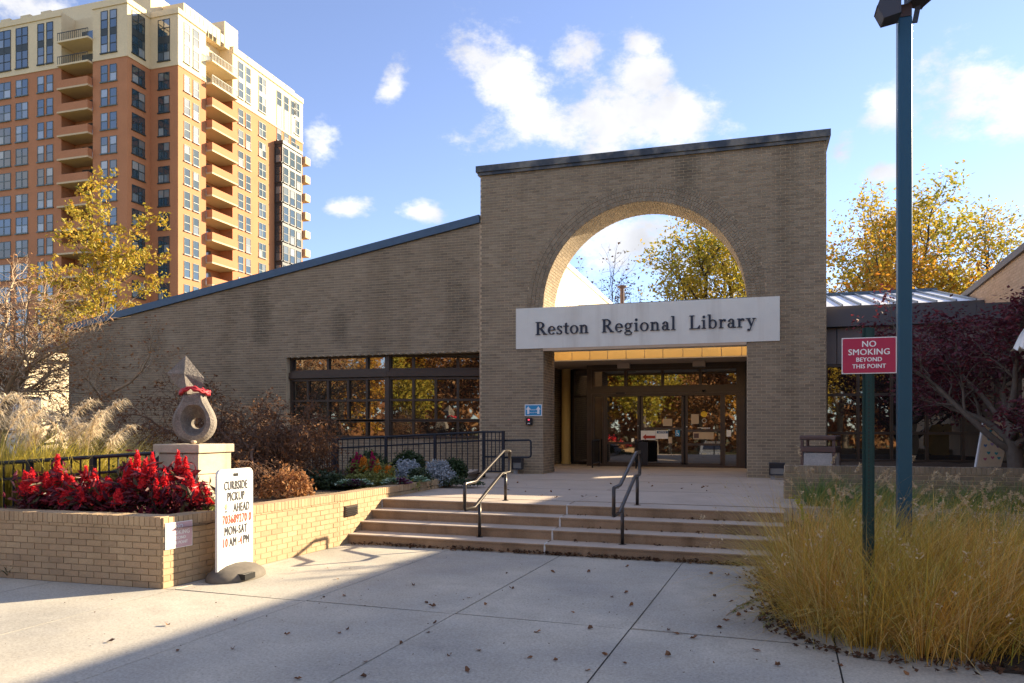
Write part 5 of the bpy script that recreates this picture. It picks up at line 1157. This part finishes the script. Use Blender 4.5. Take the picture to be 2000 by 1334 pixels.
shrub('boxwood', 'rounded dark green boxwood behind the pink flowers', bp(720, 15.6, .85), (.42, .4, .42), 1300, .030, 'leaf_boxwood', 1, 'shrub', 'boxwoods in the planter'); shrub('boxwood', 'boxwood between the two silver bushes and the ramp fence', bp(797, 16.2, .85), (.36, .36, .42), 1000, .030, 'leaf_boxwood', 2, 'shrub', 'boxwoods in the planter')
shrub('boxwood', 'boxwood at the right end of the planter by the fence end', bp(886, 15.6, .75), (.30, .3, .36), 1000, .028, 'leaf_boxwood', 3, 'shrub', 'boxwoods in the planter')
shrub('silver_bush', 'silvery bush left of the small olive shrub', bp(795, 14.9), (.36, .33, .46), 1500, .026, 'leaf_silver', 4, 'shrub', 'silver bushes in the planter', 0, 14, 'leaf_silver'); shrub('silver_bush', 'silvery bush right of the small olive shrub', bp(856, 14.7), (.34, .32, .44), 1500, .026, 'leaf_silver', 5, 'shrub', 'silver bushes in the planter', 0, 14, 'leaf_silver')
shrub('olive_shrub', 'small olive green shrub between the silver bushes', bp(818, 14.1), (.24, .24, .34), 800, .024, 'leaf_ivy', 6); shrub('green_creeper', 'yellow-green variegated creeper along the planter edge', bp(728, 13.6, .66), (.85, .35, .26), 1500, .030, 'leaf_creeper', 7, 'ground cover', None, .4)
shrub('green_creeper', 'low green creeper near the kerb end', bp(880, 14.6, .64), (.65, .30, .12), 700, .026, 'leaf_ivy', 12, 'ground cover', None, .4); shrub('ivy_shrub', 'dark green ivy mound left of the creeper', bp(612, 13.1, .66), (.72, .45, .36), 1700, .036, 'leaf_ivy', 8, 'shrub', None, .3)
shrub('rust_shrub', 'sunlit rust coloured dry shrub beside the maple trunk', bp(562, 10.9, .75), (.40, .36, .42), 480, .032, 'leaf_rust', 9, 'shrub', None, .1, 16, 'bark_tan'); shrub('brown_shrub', 'dark brown shrub against the wing wall behind the plume grass', bp(178, 17.0, .5), (.95, .7, 1.1), 1500, .045, 'leaf_brown', 10, 'shrub', None, .1, 22)
shrub('rust_shrub', 'low rusty undergrowth behind the ivy mound', bp(640, 14.2, .7), (.35, .3, .3), 500, .03, 'leaf_brown', 19, 'shrub', None, .1, 8, 'bark_tan'); shrub('yellow_bush', 'lime yellow bush between plume grass and pedestal', bp(262, 9.9, .86), (.42, .3, .42), 1500, .034, 'leaf_creeper', 11); shrub('yellow_bush', 'small lime plant at the foot of the pedestal', bp(408, 8.9, .66), (.15, .14, .16), 300, .022, 'leaf_creeper', 13)
shrub('dark_undergrowth', 'dark low undergrowth behind the pedestal under the maple', bp(330, 15.5, .6), (1.6, .8, .55), 1500, .04, 'leaf_brown', 14, 'shrub', None, .2, 10)
for i, (px, yt, pm, lab) in enumerate(((697, 884, 'plume_pink', 'pink celosia left of the orange one by the boxwood'), (727, 883, 'plume_pink', 'pink celosia in front of the boxwood middle'), (712, 892, 'plume_orange', 'orange celosia between the two pink ones'), (738, 898, 'plume_orange', 'taller orange celosia right of the pink ones'), (755, 908, 'plume_orange', 'orange celosia nearest the silver bush'))): celosia(lab, px, yt, 14.4 - .1 * i, 120 + i, pm, 'small celosia in the side planter', 1.0, 'leaf_creeper')
def cabbage(label, px, dd, m, seed):
    c = bp(px, dd, .68); t = thing('ornamental_cabbage', label, 'cabbage', c, 'ornamental cabbages by the planter edge'); gg = random.Random(seed); mb = MB()
    for ring_, (rr, zz_, n_, s_) in enumerate(((.15, .03, 9, .085), (.10, .07, 8, .075), (.05, .10, 6, .06))):
        for k in range(n_):
            a = 2 * math.pi * k / n_ + gg.uniform(-.2, .2); U = np.array([math.cos(a), math.sin(a), 0]); Sd = np.array([-math.sin(a), math.cos(a), 0]); o = np.array(c) + [0, 0, zz_]
            mb.add([o + U * .02, o + U * rr * .6 - Sd * s_ * .8 + [0, 0, .02], o + U * (rr + s_ * .5) - Sd * s_ * .45 + [0, 0, .06], o + U * (rr + s_ * .75) + [0, 0, .035], o + U * (rr + s_ * .5) + Sd * s_ * .45 + [0, 0, .06], o + U * rr * .6 + Sd * s_ * .8 + [0, 0, .02]], [(0, 1, 2, 3), (0, 3, 4, 5)])
    build('leaf_rosette', mb, m, t)
for a_ in (('green ornamental cabbage at the left of the planter edge', 676, 12.7, 'leaf_cabbage', 1), ('purple ornamental cabbage beside the leftmost green one', 692, 12.75, 'leaf_purple', 2), ('green cabbage right of the leftmost purple one', 707, 12.8, 'leaf_cabbage', 3), ('pale green cabbage in the middle of the edge', 764, 13.1, 'leaf_cabbage', 4), ('purple cabbage in the middle of the edge', 783, 13.15, 'leaf_purple', 5), ('green cabbage nearest the kerb end', 818, 13.7, 'leaf_cabbage', 6)): cabbage(*a_)
# small plants
c = at(18, 1128, z=0); v, f, _ = blades([(c[0], c[1], 0)] * 26, NR.uniform(0, 6.28, 26), NR.uniform(.08, .2, 26), NR.uniform(.1, .8, 26), NR.uniform(0, .3, 26), NR.uniform(0, .4, 26), np.full(26, .028), 3, 2); tag(build('weed', (v, f), 'leaf_boxwood', loc=(c[0], c[1], 0)), 'green weed growing at the foot of the planter front wall', 'weed')
b = P3(1592, 1060, 8.6); tp = P3(1556, 975, 8.6); gr = thing('goldenrod', 'thin yellow-green goldenrod leaning left out of the grasses', 'wildflower', tuple(b)); pts = [np.array(b) * (1 - q) + np.array(tp) * q for q in np.linspace(0, 1, 14)]
build('stem', MB().tube(pts, .004, 4), 'goldenrod', gr); build('foliage', leaves(pts[2:], 16, .022, .024, 0, 5, .35), 'goldenrod', gr)
c = at(1138, 1076, z=0); v, f, _ = blades([(c[0], c[1] - .02, 0)] * 40, NR.uniform(0, 6.28, 40), NR.uniform(.07, .15, 40), NR.uniform(.1, .6, 40), NR.uniform(0, .3, 40), NR.uniform(0, .4, 40), np.full(40, .003), 3, 3); tag(build('grass_tuft', (v, f), 'grass_gold', loc=(c[0], c[1], 0)), 'little dry grass tuft growing at the foot of the steps', 'grass tuft')
tw_ = thing('dry_sprig', 'dried brown plant sprig lying on the pavement by the grass edge', 'twig', tuple(at(1470, 1185, z=.01))); mb = MB(); lp_ = []
for (xa, ya_), (xb, yb_) in (((1505, 1160), (1432, 1190)), ((1500, 1150), (1445, 1143)), ((1510, 1175), (1470, 1215)), ((1515, 1190), (1490, 1235)), ((1470, 1172), (1418, 1202))):
    a = at(xa, ya_, z=.03); b = at(xb, yb_, z=.008); mb.tube([a, (a + b) / 2 + [0, 0, .02], b], .004, 4); lp_ += [a * (1 - q) + b * q for q in np.linspace(.1, .8, 12)]
build('stem', mb, 'bark_tan', tw_); build('foliage', leaves(lp_, 5, .012, .016, .5, 8, .4), 'leaf_creeper', tw_)

# ================================================================== LITTER AND FALLEN LEAVES
lv = []
for k in range(3):
    m = MB(); s_ = .029; cz = .012 + .006 * k
    m.add([(-s_, 0, .004), (-s_ * .45, -s_ * .5, cz), (s_ * .3, -s_ * .55, .006), (s_, 0, cz), (s_ * .3, s_ * .5, cz * 1.3), (-s_ * .45, s_ * .55, .004), (0, 0, .002), (-s_ * 1.7, .004, .006), (-s_ * 1.7, -.002, .006)], [(0, 1, 6), (1, 2, 6), (2, 3, 6), (3, 4, 6), (4, 5, 6), (5, 0, 6), (0, 7, 8)])
    o = build('fallen_leaf', m, 'leaf_dead'); lv.append(o)
spots = [(659, 1131), (632, 1167), (806, 1143), (672, 1164), (832, 1178), (845, 1185), (915, 1168), (949, 1181), (850, 1217), (836, 1236), (662, 1237), (679, 1230), (713, 1293), (709, 1322), (784, 1257), (935, 1271), (913, 1310), (878, 1281), (1035, 1285), (582, 1327), (455, 1268), (348, 1271), (326, 1221), (460, 1212), (216, 1253), (1150, 1117), (1225, 1107), (1195, 1166), (1223, 1158), (1233, 1183), (1118, 1196), (1153, 1228), (1306, 1231), (1320, 1238), (1355, 1247), (1182, 1280), (1148, 1310), (1220, 1296), (1305, 1281), (1476, 1271), (1419, 1213), (1443, 1203), (1408, 1226), (1405, 1226), (1395, 1165), (1428, 1175), (1388, 1121), (1421, 1124), (1108, 1075), (1080, 1118), (1519, 1300), (1770, 1316), (1640, 1300), (1500, 1120), (640, 1110), (990, 1120), (1000, 1150), (1050, 1235), (1085, 1290), (560, 1240)]
for i, (x, y) in enumerate(spots + [(r0, s0) for r0, s0 in zip(NR.uniform(980, 1500, 26), NR.uniform(942, 972, 26))]):
    p = at(x, y, z=.004 if i < len(spots) else PZ + .004); o = lv[i] if i < 3 else lv[i % 3].copy()
    if i >= 3: COL.objects.link(o)
    o.location = p; o.rotation_euler = (rnd.uniform(-.25, .25), rnd.uniform(-.25, .25), rnd.uniform(0, 6.28)); o.scale = [rnd.uniform(.65, 1.25)] * 3
    tag(o, 'curled brown leaf lying on the grey concrete pavement' if i < len(spots) else 'dark dry leaf lying on the plaza above the steps', 'leaf', 'fallen leaves on the pavement' if i < len(spots) else 'fallen leaves on the plaza')
pts = []
for k in range(620):
    x = -5.3 + 5.6 * rnd.random(); y = onstep(0, x) - abs(rnd.gauss(0, .035)) - .005
    if rnd.random() < .35 + .6 * math.sin(x * 3) ** 2 * (1 if x > -4.6 else .4): pts.append((x, y, .012 + rnd.random() * .03))
for k in range(420):
    y = rnd.uniform(6.05, 9.6); e = np.interp(y, [6.0, 6.2, 6.5, 7.0, 8.4, 9.3, 10], [.95, .60, .36, .27, .16, .12, .42]); pts.append((e - abs(rnd.gauss(0, .12)) + .05, y, .01 + rnd.random() * .02))
for k in range(260): x = rnd.uniform(.9, 4.5); pts.append((x, 6.05 + rnd.gauss(0, .09), .012 + rnd.random() * .02))
for i in range(3):
    for k in range(26): x = rnd.uniform(-2.4, .3); pts.append((x, onstep(i + 1, x) - abs(rnd.gauss(0, .03)), .14 * (i + 1) + .012))
for k in range(14): pts.append((-5.5 + .3 * rnd.random(), 9.95 - .05 * rnd.random(), .02))
tag(build('leaf_litter', leaves(pts, 2, .012, .024, .6, 4, .6), 'litter'), kind='stuff')
pts = [(rnd.uniform(-6.5, 1.2), rnd.uniform(4.5, 9.7), .006) for k in range(260)]; tag(build('leaf_crumbs', leaves(pts, 1, .004, .009, .8, 6, .5), 'litter'), kind='stuff')
c = at(1405, 1099, z=.0); V = []; gg = random.Random(2)
for i in range(6):
    for k in range(10):
        a = 2 * math.pi * k / 10; r_ = (.085 * math.sin(math.pi * (i + .4) / 6.2)) * gg.uniform(.55, 1.35); V.append((c[0] + r_ * 1.3 * math.cos(a), c[1] + r_ * math.sin(a), .004 + .085 * i / 5 * gg.uniform(.6, 1.2)))
tag(build('crumpled_tissue', MB().add(V, [(i * 10 + k, i * 10 + (k + 1) % 10, (i + 1) * 10 + (k + 1) % 10, (i + 1) * 10 + k) for i in range(5) for k in range(10)]), 'paper', loc=(c[0], c[1], 0)), 'crumpled white tissue lying at the right end of the steps', 'tissue')
for x, y, lab in ((1464, 1195, 'white paper scrap beside the dry sprig'), (1430, 1074, 'white paper scrap on the lowest step')):
    c = at(x, y, z=.006 if y > 1100 else .146); tag(build('paper_scrap', MB().add([(c[0] - .04, c[1], c[2]), (c[0], c[1] - .02, c[2] + .015), (c[0] + .05, c[1] + .005, c[2] + .004), (c[0] + .01, c[1] + .025, c[2] + .012)], [(0, 1, 2, 3)]), 'paper', loc=tuple(c)), lab, 'paper')

# ================================================================== PARKED CAR across the road (it shows in the door glass)
tag(build('parking_lot', MB().box(-40, -20, -1.1, 40, -11.5, -.965), 'asphalt'), kind='structure')
ca = thing('parked_car', 'silver car parked across the road, mirrored in the right door', 'car', (-2.8, -15.6, -.965)); cx, cy, cz = -2.8, -15.6, -.965
prof = [(-2.2, .35), (-2.25, .75), (-2.1, 1.05), (-1.9, 1.6), (-.2, 1.72), (.55, 1.55), (1.15, 1.05), (2.1, .9), (2.28, .62), (2.25, .32)]
build('body', MB().prism([(cx - .9, cy + a, cz + b) for a, b in prof], (1.8, 0, 0)), 'car_silver', ca, bevel=.07)
build('windscreen', MB().add([(cx - .72, cy + .62, cz + 1.51), (cx + .72, cy + .62, cz + 1.51), (cx + .80, cy + 1.12, cz + 1.11), (cx - .80, cy + 1.12, cz + 1.11)], [(3, 2, 1, 0)]), 'glass_dark', ca)
for sx in (-.905, .9): build('side_window', MB().box(cx + sx, cy - 1.7, cz + 1.1, cx + sx + .005, cy + .55, cz + 1.5), 'glass_dark', ca)
for sx in (-.8, .45): build('headlight', MB().box(cx + sx, cy + 2.16, cz + .68, cx + sx + .36, cy + 2.3, cz + .84), 'lens', ca, bevel=.02)
build('grille', MB().box(cx - .4, cy + 2.2, cz + .42, cx + .4, cy + 2.31, cz + .66), 'black', ca); build('number_plate', MB().box(cx - .15, cy + 2.312, cz + .44, cx + .15, cy + 2.322, cz + .56), 'paper', ca)
for sx in (-.92, .70):
    for sy in (-1.35, 1.4):
        mb = MB().lathe([(.0, 0), (.33, 0), (.35, .04), (.35, .18), (.33, .22), (0, .22)], (0, 0, 0), 20); mb.V = [(cx + sx + v[2], cy + sy + v[0], cz + .35 + v[1]) for v in mb.V]; w = build('wheel', mb, 'black', ca)
        mb = MB().lathe([(0, -.004), (.2, -.004), (.2, .226), (0, .226)], (0, 0, 0), 16); mb.V = [(cx + sx + v[2], cy + sy + v[0], cz + .35 + v[1]) for v in mb.V]; build('rim', mb, 'car_silver', w)
